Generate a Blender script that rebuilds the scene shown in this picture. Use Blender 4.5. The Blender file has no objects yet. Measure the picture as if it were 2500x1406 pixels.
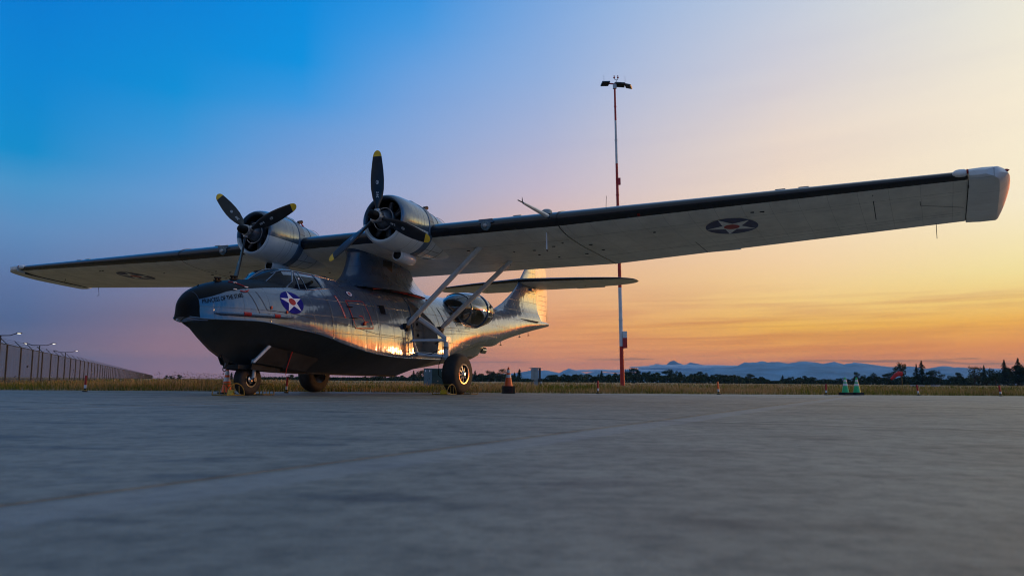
import bpy, bmesh, math, random
from mathutils import Vector, Matrix, noise
random.seed(7)
R = math.radians
sc = bpy.context.scene
COL = sc.collection

# ------------------------------------------------------------------ camera
FPX, PITCH, ROLL, CAMH = 2001.2, R(6.478), R(0.4489), 0.392
cam = bpy.data.cameras.new("camera")
cam_o = bpy.data.objects.new("camera", cam); COL.objects.link(cam_o)
cam.sensor_width = 36.0
cam.lens = FPX / 2500 * 36.0
cam.clip_start = 0.05; cam.clip_end = 40000
cam_o.matrix_world = (Matrix.Translation((0, 0, CAMH)) @ Matrix.Rotation(R(90) + PITCH, 4, 'X') @ Matrix.Rotation(ROLL, 4, 'Z'))
cam.dof.use_dof = True; cam.dof.focus_distance = 22.0; cam.dof.aperture_fstop = 2.5
sc.camera = cam_o

def ray(u, v):
    a, b = u - 1250, v - 703
    a, b = a*math.cos(ROLL) + b*math.sin(ROLL), -a*math.sin(ROLL) + b*math.cos(ROLL)
    c, s = math.cos(PITCH), math.sin(PITCH)
    return (a/FPX, c + s*b/FPX, s - c*b/FPX)
def at(u, v, depth):                       # point seen at photo pixel (u, v), depth metres ahead
    d = ray(u, v); k = depth/d[1]
    return Vector((d[0]*k, depth, CAMH + d[2]*k))

# ------------------------------------------------------------------ sky
SUN_AZ, SUN_EL = R(61), R(1.8)
def lin(c):
    return tuple(((x/255)/12.92 if x/255 <= .04045 else ((x/255+.055)/1.055)**2.4) for x in c)
world = bpy.data.worlds.new("World"); sc.world = world; world.use_nodes = True
wn, wl = world.node_tree.nodes, world.node_tree.links
wn.clear()
def W(t, **k):
    n = wn.new(t)
    for a, b in k.items(): setattr(n, a, b)
    return n
def wm(op, a, b=None, c=None):
    n = W('ShaderNodeMath', operation=op)
    for i, x in enumerate((a, b, c)):
        if x is None: continue
        if isinstance(x, (int, float)): n.inputs[i].default_value = x
        else: wl.new(x, n.inputs[i])
    return n.outputs[0]
tc = W('ShaderNodeTexCoord'); sp = W('ShaderNodeSeparateXYZ'); wl.new(tc.outputs['Generated'], sp.inputs[0])
X_, Y_, Z_ = sp.outputs
horl = wm('SQRT', wm('MAXIMUM', wm('ADD', wm('MULTIPLY', X_, X_), wm('MULTIPLY', Y_, Y_)), 1e-6))
cosd = wm('DIVIDE', wm('ADD', wm('MULTIPLY', X_, math.sin(SUN_AZ)), wm('MULTIPLY', Y_, math.cos(SUN_AZ))), horl)
dd = wm('MULTIPLY', wm('ARCCOSINE', wm('MAXIMUM', wm('MINIMUM', cosd, 1.0), -1.0)), 180/math.pi)
elev = wm('MULTIPLY', wm('ARCSINE', Z_), 180/math.pi)
# slow undulation so the colour bands are not ruler straight
nz = W('ShaderNodeTexNoise'); nz.inputs['Scale'].default_value = 2.2; nz.inputs['Detail'].default_value = 2.0
wl.new(tc.outputs['Generated'], nz.inputs['Vector'])
elev2 = wm('ADD', elev, wm('MULTIPLY', wm('MULTIPLY', wm('SUBTRACT', nz.outputs[0], 0.5), 3.0), wm('MINIMUM', wm('MULTIPLY', wm('MAXIMUM', elev, 0.0), .1), 1.0)))
tt = wm('POWER', wm('MAXIMUM', wm('MINIMUM', wm('DIVIDE', elev2, 90.0), 1.0), 0.0), 0.5)
ZEN = (142, 160, 180)
SKY = {   # angular distance from the sunset -> [(elevation, sRGB, gain)]
 9: [(0, (255,96,12), 7.5), (3, (255,112,16), 7.8), (5.5, (255,145,36), 7.0), (8, (255,198,98), 4.6), (11.5, (255,228,165), 3.2), (16, (255,238,196), 2.1), (21, (238,232,222), 1.1), (30, (200,210,224), 1.), (50, (150,172,200), 1.), (90, ZEN, 1.)],
 27: [(0, (250,148,72), 1.), (2.2, (251,154,58), 1.), (3.8, (255,186,68), 1.), (5, (255,214,116), 1.), (6.8, (255,236,162), 1.), (11, (255,242,208), 1.), (17, (252,240,214), 1.), (27, (230,232,222), 1.), (50, (158,178,202), 1.), (90, ZEN, 1.)],
 42: [(0, (253,148,78), 1.), (1.2, (253,153,66), 1.), (2.4, (255,168,58), 1.), (3.7, (255,192,70), 1.), (5.5, (255,212,130), 1.), (8, (253,216,166), 1.), (12, (250,224,196), 1.), (16.5, (238,220,206), 1.), (21, (212,210,218), 1.), (27, (184,202,226), 1.), (50, (130,160,198), 1.), (90, ZEN, 1.)],
 59: [(0, (243,152,98), 1.), (1.5, (246,154,84), 1.), (3.5, (244,166,98), 1.), (7.5, (234,182,144), 1.), (10, (222,186,174), 1.), (13, (198,186,204), 1.), (16.5, (174,182,214), 1.), (21, (146,176,222), 1.), (27, (116,166,224), 1.), (50, (104,144,192), 1.), (90, ZEN, 1.)],
 68: [(0, (212,142,120), 1.), (1.5, (206,140,112), 1.), (4, (190,144,124), 1.), (8, (186,164,166), 1.), (13, (160,172,208), 1.), (17, (136,168,218), 1.), (21, (108,162,224), 1.), (24, (70,154,226), 1.), (27.5, (14,142,224), 1.), (36, (30,134,212), 1.), (50, (88,134,190), 1.), (90, ZEN, 1.)],
 76: [(0, (184,136,138), 1.), (1.5, (174,128,130), 1.), (4, (150,122,136), 1.), (8, (148,150,184), 1.), (13, (134,160,208), 1.), (17, (100,156,218), 1.), (19, (60,152,224), 1.), (21.5, (6,146,224), 1.), (28, (0,134,220), 1.), (50, (70,124,184), 1.), (90, ZEN, 1.)],
 84: [(0, (182,128,132), 1.), (1.8, (166,122,130), 1.), (4, (132,116,138), 1.), (8, (118,136,178), 1.), (12, (104,154,208), 1.), (15.5, (60,150,216), 1.), (18.5, (8,144,216), 1.), (27, (0,124,214), 1.), (50, (64,118,178), 1.), (90, ZEN, 1.)],
 92: [(0, (138,114,130), 1.), (1.8, (112,108,134), 1.), (3.5, (84,102,144), 1.), (6, (94,118,164), 1.), (9, (96,142,192), 1.), (11.5, (74,150,204), 1.), (13.5, (10,142,206), 1.), (18, (0,134,212), 1.), (27, (0,114,210), 1.), (50, (60,112,172), 1.), (90, ZEN, 1.)],
 170: [(0, (118,108,110), 1.), (3, (138,122,124), 1.), (8, (152,138,142), 1.), (16, (142,142,152), 1.), (30, (116,132,154), 1.), (55, (124,142,162), 1.), (90, ZEN, 1.)],
}
def ramp(lst):
    r = W('ShaderNodeValToRGB'); el = r.color_ramp.elements
    for i, (e, c, g) in enumerate(lst):
        p = math.sqrt(e/90)
        x = el[i] if i < 2 else el.new(p)
        x.position = p
    for i, (e, c, g) in enumerate(lst):
        p = math.sqrt(e/90)
        x = min(el, key=lambda q: abs(q.position-p))
        x.color = (*[q*g*0.125 for q in lin(c)], 1)      # gains above one fit under the ramp's limit
    wl.new(tt, r.inputs[0]); return r.outputs[0]
keys = sorted(SKY); cur = ramp(SKY[keys[0]])
for k0, k1 in zip(keys, keys[1:]):
    m = W('ShaderNodeMapRange'); m.interpolation_type = 'SMOOTHSTEP' if k1 > 100 else 'LINEAR'
    m.inputs[1].default_value = k0; m.inputs[2].default_value = k1; wl.new(dd, m.inputs[0])
    x = W('ShaderNodeMixRGB'); wl.new(m.outputs[0], x.inputs[0]); wl.new(cur, x.inputs[1]); wl.new(ramp(SKY[k1]), x.inputs[2]); cur = x.outputs[0]
# thin streaks of high cloud low over the horizon
def streak(sx, sz, lo, hi, e0, e1, e2, e3, seed, col, amt, tilt=0.0):
    global cur
    cb = W('ShaderNodeCombineXYZ'); wl.new(wm('MULTIPLY', dd, sx), cb.inputs[0]); wl.new(wm('MULTIPLY', wm('ADD', elev, wm('MULTIPLY', dd, tilt)), sz), cb.inputs[1]); cb.inputs[2].default_value = seed
    n = W('ShaderNodeTexNoise'); n.inputs['Scale'].default_value = 1.0; n.inputs['Detail'].default_value = 4.0; n.inputs['Roughness'].default_value = .55; wl.new(cb.outputs[0], n.inputs['Vector'])
    a = W('ShaderNodeMapRange'); a.inputs[1].default_value = lo; a.inputs[2].default_value = hi; wl.new(n.outputs[0], a.inputs[0])
    b = W('ShaderNodeMapRange'); b.interpolation_type = 'SMOOTHSTEP'; b.inputs[1].default_value = e0; b.inputs[2].default_value = e1; wl.new(elev, b.inputs[0])
    c = W('ShaderNodeMapRange'); c.interpolation_type = 'SMOOTHSTEP'; c.inputs[1].default_value = e2; c.inputs[2].default_value = e3; c.inputs[3].default_value = 1; c.inputs[4].default_value = 0; wl.new(elev, c.inputs[0])
    g = W('ShaderNodeMapRange'); g.interpolation_type = 'SMOOTHSTEP'; g.inputs[1].default_value = 48; g.inputs[2].default_value = 78; g.inputs[3].default_value = 1; g.inputs[4].default_value = .12; wl.new(dd, g.inputs[0])
    f = wm('MULTIPLY', wm('MULTIPLY', wm('MULTIPLY', a.outputs[0], b.outputs[0]), wm('MULTIPLY', c.outputs[0], amt)), g.outputs[0])
    x = W('ShaderNodeMixRGB', blend_type='MULTIPLY'); wl.new(f, x.inputs[0]); wl.new(cur, x.inputs[1]); x.inputs[2].default_value = (*col, 1); cur = x.outputs[0]
streak(.09, 1.5, .46, .62, .3, 1.2, 4.5, 7.5, 3.1, (.86, .74, .86), .7, .03)
streak(.05, 3.1, .5, .66, .5, 1.5, 4.5, 6.5, 9.7, (.82, .66, .7), .6, .02)
streak(.16, 4.5, .56, .62, 1.0, 1.25, 1.6, 2.0, 21.3, (.45, .55, .75), .8)
streak(.03, .35, .5, .72, 6, 12, 22, 34, 5.5, (.92, .92, .97), .6, .08)
sky = W('ShaderNodeTexSky', sky_type='NISHITA', sun_disc=False)
sky.sun_elevation = SUN_EL; sky.sun_rotation = SUN_AZ
bg1 = W('ShaderNodeBackground'); wl.new(cur, bg1.inputs[0]); bg1.inputs[1].default_value = 8.0
bg2 = W('ShaderNodeBackground'); wl.new(sky.outputs[0], bg2.inputs[0]); bg2.inputs[1].default_value = 0.004
ad = W('ShaderNodeAddShader'); wl.new(bg1.outputs[0], ad.inputs[0]); wl.new(bg2.outputs[0], ad.inputs[1])
wo = W('ShaderNodeOutputWorld'); wl.new(ad.outputs[0], wo.inputs[0])

sun = bpy.data.lights.new("sun", 'SUN'); sun.energy = 1.0; sun.angle = R(4.0); sun.color = (1.0, .50, .20)
sun_o = bpy.data.objects.new("sun", sun); COL.objects.link(sun_o)
sd = Vector((math.sin(SUN_AZ)*math.cos(SUN_EL), math.cos(SUN_AZ)*math.cos(SUN_EL), math.sin(SUN_EL)))
sun_o.rotation_euler = (-sd).to_track_quat('-Z', 'Y').to_euler(); sun_o.location = sd*60

sc.view_settings.view_transform = 'Standard'; sc.view_settings.look = 'None'
sc.view_settings.exposure = 0; sc.view_settings.gamma = 1; sc.view_settings.use_curve_mapping = False
sc.render.engine = 'CYCLES'
sc.cycles.use_denoising = True; sc.cycles.filter_width = 1.1
sc.cycles.max_bounces = 8; sc.cycles.transparent_max_bounces = 24; sc.cycles.volume_bounces = 0
sc.cycles.sample_clamp_indirect = 6.0

# ------------------------------------------------------------------ materials
MATS = {}
def mat(name, col, rough=.6, metal=0., coat=0., coat_r=.05, spec=.5, noise_s=None, noise_a=.15, bump=0., bump_s=8., emit=None, col2=None, detail=5.):
    if name in MATS: return MATS[name]
    m = bpy.data.materials.new(name); m.use_nodes = True
    nt = m.node_tree; b = nt.nodes['Principled BSDF']
    b.inputs['Base Color'].default_value = (*col, 1); b.inputs['Roughness'].default_value = rough; b.inputs['Metallic'].default_value = metal
    b.inputs['Coat Weight'].default_value = coat; b.inputs['Coat Roughness'].default_value = coat_r; b.inputs['Specular IOR Level'].default_value = spec
    tcn = nt.nodes.new('ShaderNodeTexCoord')
    if noise_s:
        n = nt.nodes.new('ShaderNodeTexNoise'); n.inputs['Scale'].default_value = noise_s; n.inputs['Detail'].default_value = detail
        nt.links.new(tcn.outputs['Object'], n.inputs['Vector'])
        r = nt.nodes.new('ShaderNodeValToRGB'); r.color_ramp.elements[0].position = .35; r.color_ramp.elements[1].position = .65
        c2 = col2 or tuple(min(1, c*(1+noise_a)) for c in col)
        c1 = col if col2 else tuple(c*(1-noise_a) for c in col)
        r.color_ramp.elements[0].color = (*c1, 1); r.color_ramp.elements[1].color = (*c2, 1)
        nt.links.new(n.outputs[0], r.inputs[0]); nt.links.new(r.outputs[0], b.inputs['Base Color'])
    if bump:
        n = nt.nodes.new('ShaderNodeTexNoise'); n.inputs['Scale'].default_value = bump_s; n.inputs['Detail'].default_value = 3
        nt.links.new(tcn.outputs['Object'], n.inputs['Vector'])
        bp = nt.nodes.new('ShaderNodeBump'); bp.inputs['Strength'].default_value = 1; bp.inputs['Distance'].default_value = bump
        nt.links.new(n.outputs[0], bp.inputs['Height']); nt.links.new(bp.outputs[0], b.inputs['Normal'])
        nt.links.new(bp.outputs[0], b.inputs['Coat Normal'])
    if emit:
        b.inputs['Emission Color'].default_value = (*emit[0], 1); b.inputs['Emission Strength'].default_value = emit[1]
    MATS[name] = m; return m

def skin(name, col, metal, rough, px=.62, pz=.42, coat=.6, streaks=.25, ax2=2, ior=1.5):
    """painted aircraft skin: sheet edges, rivet rows and dented panels"""
    m = mat(name, col, rough, metal, coat, .1); m.node_tree.nodes['Principled BSDF'].inputs['Coat IOR'].default_value = ior
    nt = m.node_tree; N = nt.nodes.new; L = nt.links.new; b = nt.nodes['Principled BSDF']
    tcn = N('ShaderNodeTexCoord'); s = N('ShaderNodeSeparateXYZ'); L(tcn.outputs['Object'], s.inputs[0])
    def mth(op, a, c=None):
        n = N('ShaderNodeMath'); n.operation = op
        for i, x in enumerate((a, c)):
            if x is None: continue
            if isinstance(x, (int, float)): n.inputs[i].default_value = x
            else: L(x, n.inputs[i])
        return n.outputs[0]
    def lines(co, per, wd, off=0.):
        f = mth('FRACT', mth('ADD', mth('DIVIDE', co, per), off)); d = mth('ABSOLUTE', mth('SUBTRACT', f, .5))
        return mth('GREATER_THAN', d, .5 - wd/per), d
    lx, dx = lines(s.outputs[0], px, .005); lz, dz = lines(s.outputs[ax2], pz, .004, .3)
    ln = mth('MAXIMUM', lx, lz)
    # pillowing between the frames
    pil = mth('ADD', mth('MULTIPLY', mth('MULTIPLY', dx, dx), -1.), mth('MULTIPLY', mth('MULTIPLY', dz, dz), -.6))
    n1 = N('ShaderNodeTexNoise'); n1.inputs['Scale'].default_value = 2.3; n1.inputs['Detail'].default_value = 2.5; L(tcn.outputs['Object'], n1.inputs['Vector'])
    mp = N('ShaderNodeMapping'); mp.inputs['Scale'].default_value = (7, 7, .9); L(tcn.outputs['Object'], mp.inputs[0])
    n2 = N('ShaderNodeTexNoise'); n2.inputs['Scale'].default_value = 1.0; n2.inputs['Detail'].default_value = 2; L(mp.outputs[0], n2.inputs['Vector'])
    rv = mth('FRACT', mth('DIVIDE', mth('ADD', s.outputs[0], s.outputs[2]), .035))
    riv = mth('MULTIPLY', mth('GREATER_THAN', rv, .6), mth('GREATER_THAN', mth('MAXIMUM', dx, dz), .5 - .03))
    h = mth('ADD', mth('ADD', mth('MULTIPLY', pil, .010), mth('MULTIPLY', n1.outputs[0], .016)), mth('ADD', mth('MULTIPLY', n2.outputs[0], .008), mth('ADD', mth('MULTIPLY', ln, -.002), mth('MULTIPLY', riv, .0008))))
    bp = N('ShaderNodeBump'); bp.inputs['Strength'].default_value = .8; bp.inputs['Distance'].default_value = 1; L(h, bp.inputs['Height'])
    L(bp.outputs[0], b.inputs['Normal']); L(bp.outputs[0], b.inputs['Coat Normal'])
    n3 = N('ShaderNodeTexNoise'); n3.inputs['Scale'].default_value = 1.4; n3.inputs['Detail'].default_value = 7; n3.inputs['Roughness'].default_value = .65; L(tcn.outputs['Object'], n3.inputs['Vector'])
    r = N('ShaderNodeValToRGB'); r.color_ramp.elements[0].position = .3; r.color_ramp.elements[1].position = .7
    r.color_ramp.elements[0].color = (*[c*(1-streaks) for c in col], 1); r.color_ramp.elements[1].color = (*[min(1, c*(1+streaks*.5)) for c in col], 1)
    L(n3.outputs[0], r.inputs[0])
    mx = N('ShaderNodeMixRGB'); mx.blend_type = 'MULTIPLY'; L(mth('MULTIPLY', ln, .4), mx.inputs[0]); L(r.outputs[0], mx.inputs[1]); mx.inputs[2].default_value = (.15, .15, .15, 1)
    L(mx.outputs[0], b.inputs['Base Color'])
    rr = N('ShaderNodeMapRange'); rr.inputs[3].default_value = rough*.75; rr.inputs[4].default_value = rough*1.5; L(n3.outputs[0], rr.inputs[0]); L(rr.outputs[0], b.inputs['Roughness'])
    return m

M_hull = skin('grey_blue_paint', (.066, .112, .180), .14, .22, coat=1., ior=1.72)
M_pyl = skin('dark_blue_grey_pylon_paint', (.045, .085, .15), .1, .25, coat=.8, ior=1.5)
M_bottom = skin('hull_bottom_paint', (.028, .034, .036), .0, .42, .9, 9., .25, .3)
M_white = skin('off_white_underside_paint', (.80, .765, .68), .0, .42, 1.15, .61, .15, .22, ax2=1)
M_nac = skin('light_grey_cowl_paint', (.70, .72, .72), .05, .34, .75, 9., .3, .18)
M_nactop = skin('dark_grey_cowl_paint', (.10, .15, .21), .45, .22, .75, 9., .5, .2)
M_boot = mat('black_deicer_boot', (.005, .008, .013), .25, coat=.3, coat_r=.2, noise_s=3, noise_a=.3, bump=.004, bump_s=3)
M_glare = mat('black_antiglare_paint', (.004, .0045, .006), .45, spec=.14, noise_s=4, noise_a=.3)
M_black = mat('black_radome_paint', (.003, .003, .0035), .55, spec=.15, noise_s=5, noise_a=.3)
M_prop = mat('black_blade_paint', (.006, .008, .012), .36, coat=.12, spec=.35, coat_r=.25, noise_s=4, noise_a=.4)
M_yel = mat('yellow_tip_paint', (.85, .48, .015), .45, noise_s=9, noise_a=.12)
M_ytrim = mat('faded_yellow_paint', (.26, .16, .02), .5, noise_s=20, noise_a=.3)
M_rub = mat('tyre_rubber', (.022, .019, .017), .75, noise_s=7, noise_a=.35, bump=.004, bump_s=30)
M_steel = mat('worn_steel', (.38, .38, .39), .35, .9, noise_s=12, noise_a=.25, bump=.002, bump_s=40)
M_dsteel = mat('dark_steel', (.07, .075, .085), .4, .7, noise_s=9, noise_a=.3)
M_strut = mat('grey_strut_paint', (.62, .63, .63), .35, .1, .2, noise_s=5, noise_a=.12)
M_well = mat('wheel_well_primer', (.30, .29, .25), .6, noise_s=3, noise_a=.3, bump=.01, bump_s=6)
M_dark = mat('dark_interior', (.012, .012, .013), .7, noise_s=6, noise_a=.3)
M_red = mat('red_paint', (.40, .012, .010), .5, noise_s=8, noise_a=.2)
M_redflag = mat('red_ribbon', (.55, .02, .02), .7, noise_s=14, noise_a=.2)
M_blue = mat('insignia_blue', (.008, .010, .20), .55, spec=.12, noise_s=8, noise_a=.15)
M_dblue = mat('wing_insignia_blue', (.02, .035, .13), .5, noise_s=5, noise_a=.2)
M_wht = mat('white_paint', (.80, .80, .80), .5, spec=.25, noise_s=10, noise_a=.06)
M_text = mat('black_lettering', (.004, .005, .008), .6, spec=.2, noise_s=10, noise_a=.1)
M_wred = mat('wing_insignia_red', (.42, .03, .03), .5, noise_s=8, noise_a=.15)
M_line = mat('seam_sealant', (.03, .03, .032), .7, noise_s=20, noise_a=.3)
M_brass = mat('polished_rim', (.62, .60, .56), .16, .95, noise_s=14, noise_a=.15, bump=.003, bump_s=18)

def glass_mat():
    m = bpy.data.materials.new('clear_perspex'); m.use_nodes = True; nt = m.node_tree; nt.nodes.clear(); N = nt.nodes.new
    o = N('ShaderNodeOutputMaterial'); mix = N('ShaderNodeMixShader'); t = N('ShaderNodeBsdfTransparent'); t.inputs[0].default_value = (.80, .84, .88, 1)
    g = N('ShaderNodeBsdfGlossy'); g.inputs['Roughness'].default_value = .03
    f = N('ShaderNodeFresnel'); f.inputs[0].default_value = 1.5
    a = N('ShaderNodeMath'); a.operation = 'MULTIPLY_ADD'; a.inputs[1].default_value = 1.6; a.inputs[2].default_value = .06; a.use_clamp = True
    n = N('ShaderNodeTexNoise'); n.inputs['Scale'].default_value = 3; bp = N('ShaderNodeBump'); bp.inputs['Distance'].default_value = .006
    tcn = N('ShaderNodeTexCoord'); nt.links.new(tcn.outputs['Object'], n.inputs['Vector']); nt.links.new(n.outputs[0], bp.inputs['Height']); nt.links.new(bp.outputs[0], g.inputs['Normal'])
    nt.links.new(f.outputs[0], a.inputs[0]); nt.links.new(a.outputs[0], mix.inputs[0]); nt.links.new(t.outputs[0], mix.inputs[1]); nt.links.new(g.outputs[0], mix.inputs[2]); nt.links.new(mix.outputs[0], o.inputs[0])
    return m
M_glass = glass_mat()
M_cglass = mat('dark_cockpit_glass', (.004, .007, .013), .06, spec=.22, noise_s=2, noise_a=.5, bump=.004, bump_s=1.5)

# ------------------------------------------------------------------ mesh helpers
class MB:
    def __init__(s): s.v = []; s.f = []; s.m = []
    def add(s, v, f, mi=0):
        o = len(s.v); s.v += [tuple(p) for p in v]
        for q in f: s.f.append(tuple(i+o for i in q)); s.m.append(mi)
        return s
    def box(s, c, d, mi=0, rot=0.):
        cx, cy, cz = c; x, y, z = d[0]/2, d[1]/2, d[2]/2; cr, sr = math.cos(rot), math.sin(rot)
        v = [(cx+a*x*cr-b*y*sr, cy+a*x*sr+b*y*cr, cz+e*z) for e in (-1, 1) for a, b in ((-1,-1),(1,-1),(1,1),(-1,1))]
        return s.add(v, [(3,2,1,0),(4,5,6,7),(0,1,5,4),(1,2,6,5),(2,3,7,6),(3,0,4,7)], mi)
    def loft(s, rings, caps=True, closed=True, mi=0, mif=None):
        n = len(rings[0]); o = len(s.v)
        for r in rings: s.v += [tuple(p) for p in r]
        for i in range(len(rings)-1):
            for j in range(n if closed else n-1):
                k = (j+1) % n
                s.f.append((o+i*n+j, o+i*n+k, o+(i+1)*n+k, o+(i+1)*n+j)); s.m.append(mif(i, j) if mif else mi)
        if caps:
            s.f.append(tuple(o+j for j in range(n))[::-1]); s.m.append(mif(0, 0) if mif else mi)
            q = o+(len(rings)-1)*n; s.f.append(tuple(q+j for j in range(n))); s.m.append(mif(len(rings)-2, 0) if mif else mi)
        return s
    def tube(s, pts, r, n=10, mi=0, flat=1., caps=True):
        pts = [Vector(p) for p in pts]; rs = r if isinstance(r, (list, tuple)) else [r]*len(pts)
        rings = []; up = None
        for i, p in enumerate(pts):
            d = ((pts[i+1]-p) if i == 0 else (p-pts[i-1]) if i == len(pts)-1 else (pts[i+1]-pts[i-1])).normalized()
            if up is None: up = Vector((0, 0, 1)) if abs(d.z) < .9 else Vector((1, 0, 0))
            a = d.cross(up).normalized(); b = a.cross(d).normalized(); up = b
            rings.append([p + a*math.cos(t)*rs[i] + b*math.sin(t)*rs[i]*flat for t in [2*math.pi*k/n for k in range(n)]])
        return s.loft(rings, caps, True, mi)
    def lathe(s, prof, o, ax, n=32, mi=0, mif=None, caps=False):
        o = Vector(o); ax = Vector(ax).normalized(); a = ax.cross(Vector((0, 0, 1)) if abs(ax.z) < .9 else Vector((1, 0, 0))).normalized(); b = a.cross(ax).normalized()
        rings = [[o + ax*t + (a*math.cos(k) + b*math.sin(k))*r for k in [2*math.pi*(j+.5)/n for j in range(n)]] for t, r in prof]
        return s.loft(rings, caps, True, mi, mif)
    def prism(s, poly, z0, z1, mi=0):
        n = len(poly); v = [(x, y, z0) for x, y in poly] + [(x, y, z1) for x, y in poly]
        f = [tuple(range(n))[::-1], tuple(range(n, 2*n))] + [(i, (i+1) % n, n+(i+1) % n, n+i) for i in range(n)]
        return s.add(v, f, mi)
    def build(s, name, mats, parent=None, smooth=35, ac=False, fix=True, **props):
        v = [(x, -y, z) for x, y, z in s.v] if ac else s.v
        me = bpy.data.meshes.new(name); me.from_pydata(v, [], [q[::-1] for q in s.f] if ac else s.f)
        mats = mats if isinstance(mats, (list, tuple)) else [mats]
        for m in mats: me.materials.append(m)
        me.polygons.foreach_set('material_index', s.m)
        me.update()
        if fix:
            bm = bmesh.new(); bm.from_mesh(me); bmesh.ops.remove_doubles(bm, verts=bm.verts, dist=1e-5); bmesh.ops.delete(bm, geom=[q for q in bm.verts if not q.link_faces], context='VERTS')
            bmesh.ops.recalc_face_normals(bm, faces=bm.faces); bm.to_mesh(me); bm.free()
        if smooth:
            me.shade_smooth(); me.set_sharp_from_angle(angle=R(smooth))
        o = bpy.data.objects.new(name, me); COL.objects.link(o)
        if parent: o.parent = parent
        for k, x in props.items(): o[k] = x
        return o
def empty(name, loc=(0, 0, 0), rot=(0, 0, 0), **props):
    o = bpy.data.objects.new(name, None); COL.objects.link(o); o.location = loc; o.rotation_euler = rot; o.empty_display_size = .2
    for k, x in props.items(): o[k] = x
    return o
def copy_tree(o, parent=None):
    c = o.copy(); COL.objects.link(c); c.parent = parent
    for ch in list(o.children): copy_tree(ch, c)
    return c

# ------------------------------------------------------------------ ground: field, apron slabs
def EDGE(x): return 27.6 + .14*x                         # far edge of the concrete
def field_mat():
    m = mat('dry_field_soil', (.10, .075, .03), .95, noise_s=None); nt = m.node_tree; b = nt.nodes['Principled BSDF']; N = nt.nodes.new
    tcn = N('ShaderNodeTexCoord'); n = N('ShaderNodeTexNoise'); n.inputs['Scale'].default_value = .12; n.inputs['Detail'].default_value = 8; n.inputs['Roughness'].default_value = .7
    nt.links.new(tcn.outputs['Object'], n.inputs['Vector']); r = N('ShaderNodeValToRGB'); e = r.color_ramp.elements
    e[0].position = .38; e[0].color = (.13, .11, .035, 1); e[1].position = .6; e[1].color = (.42, .26, .12, 1); nt.links.new(n.outputs[0], r.inputs[0]); nt.links.new(r.outputs[0], b.inputs['Base Color'])
    return m
g = MB()
xs = [-14000, -6000, -2000, -600, -200, -80, -40, -20, 0, 20, 40, 80, 200, 600, 2000, 6000, 14000]
rows = []
for x in xs:
    e = EDGE(max(-200, min(200, x)))
    rows.append([(x, e + dy, z) for dy, z in ((0, -.06), (.3, -.01), (3, .02), (25, .03), (120, .05), (600, .2), (3000, 1.), (13000, 2.))])
g.loft(rows, False, False)
g.build('field', field_mat(), smooth=0, fix=False, kind='structure')
g = MB(); g.add([(-14000, -3000, -.30), (14000, -3000, -.30), (14000, 1990, -.30), (-14000, 1990, -.30)], [(0, 1, 2, 3)])
g.build('base_ground', mat('gravel_base', (.11, .11, .11), .95, noise_s=.5), smooth=0, kind='structure')

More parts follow.
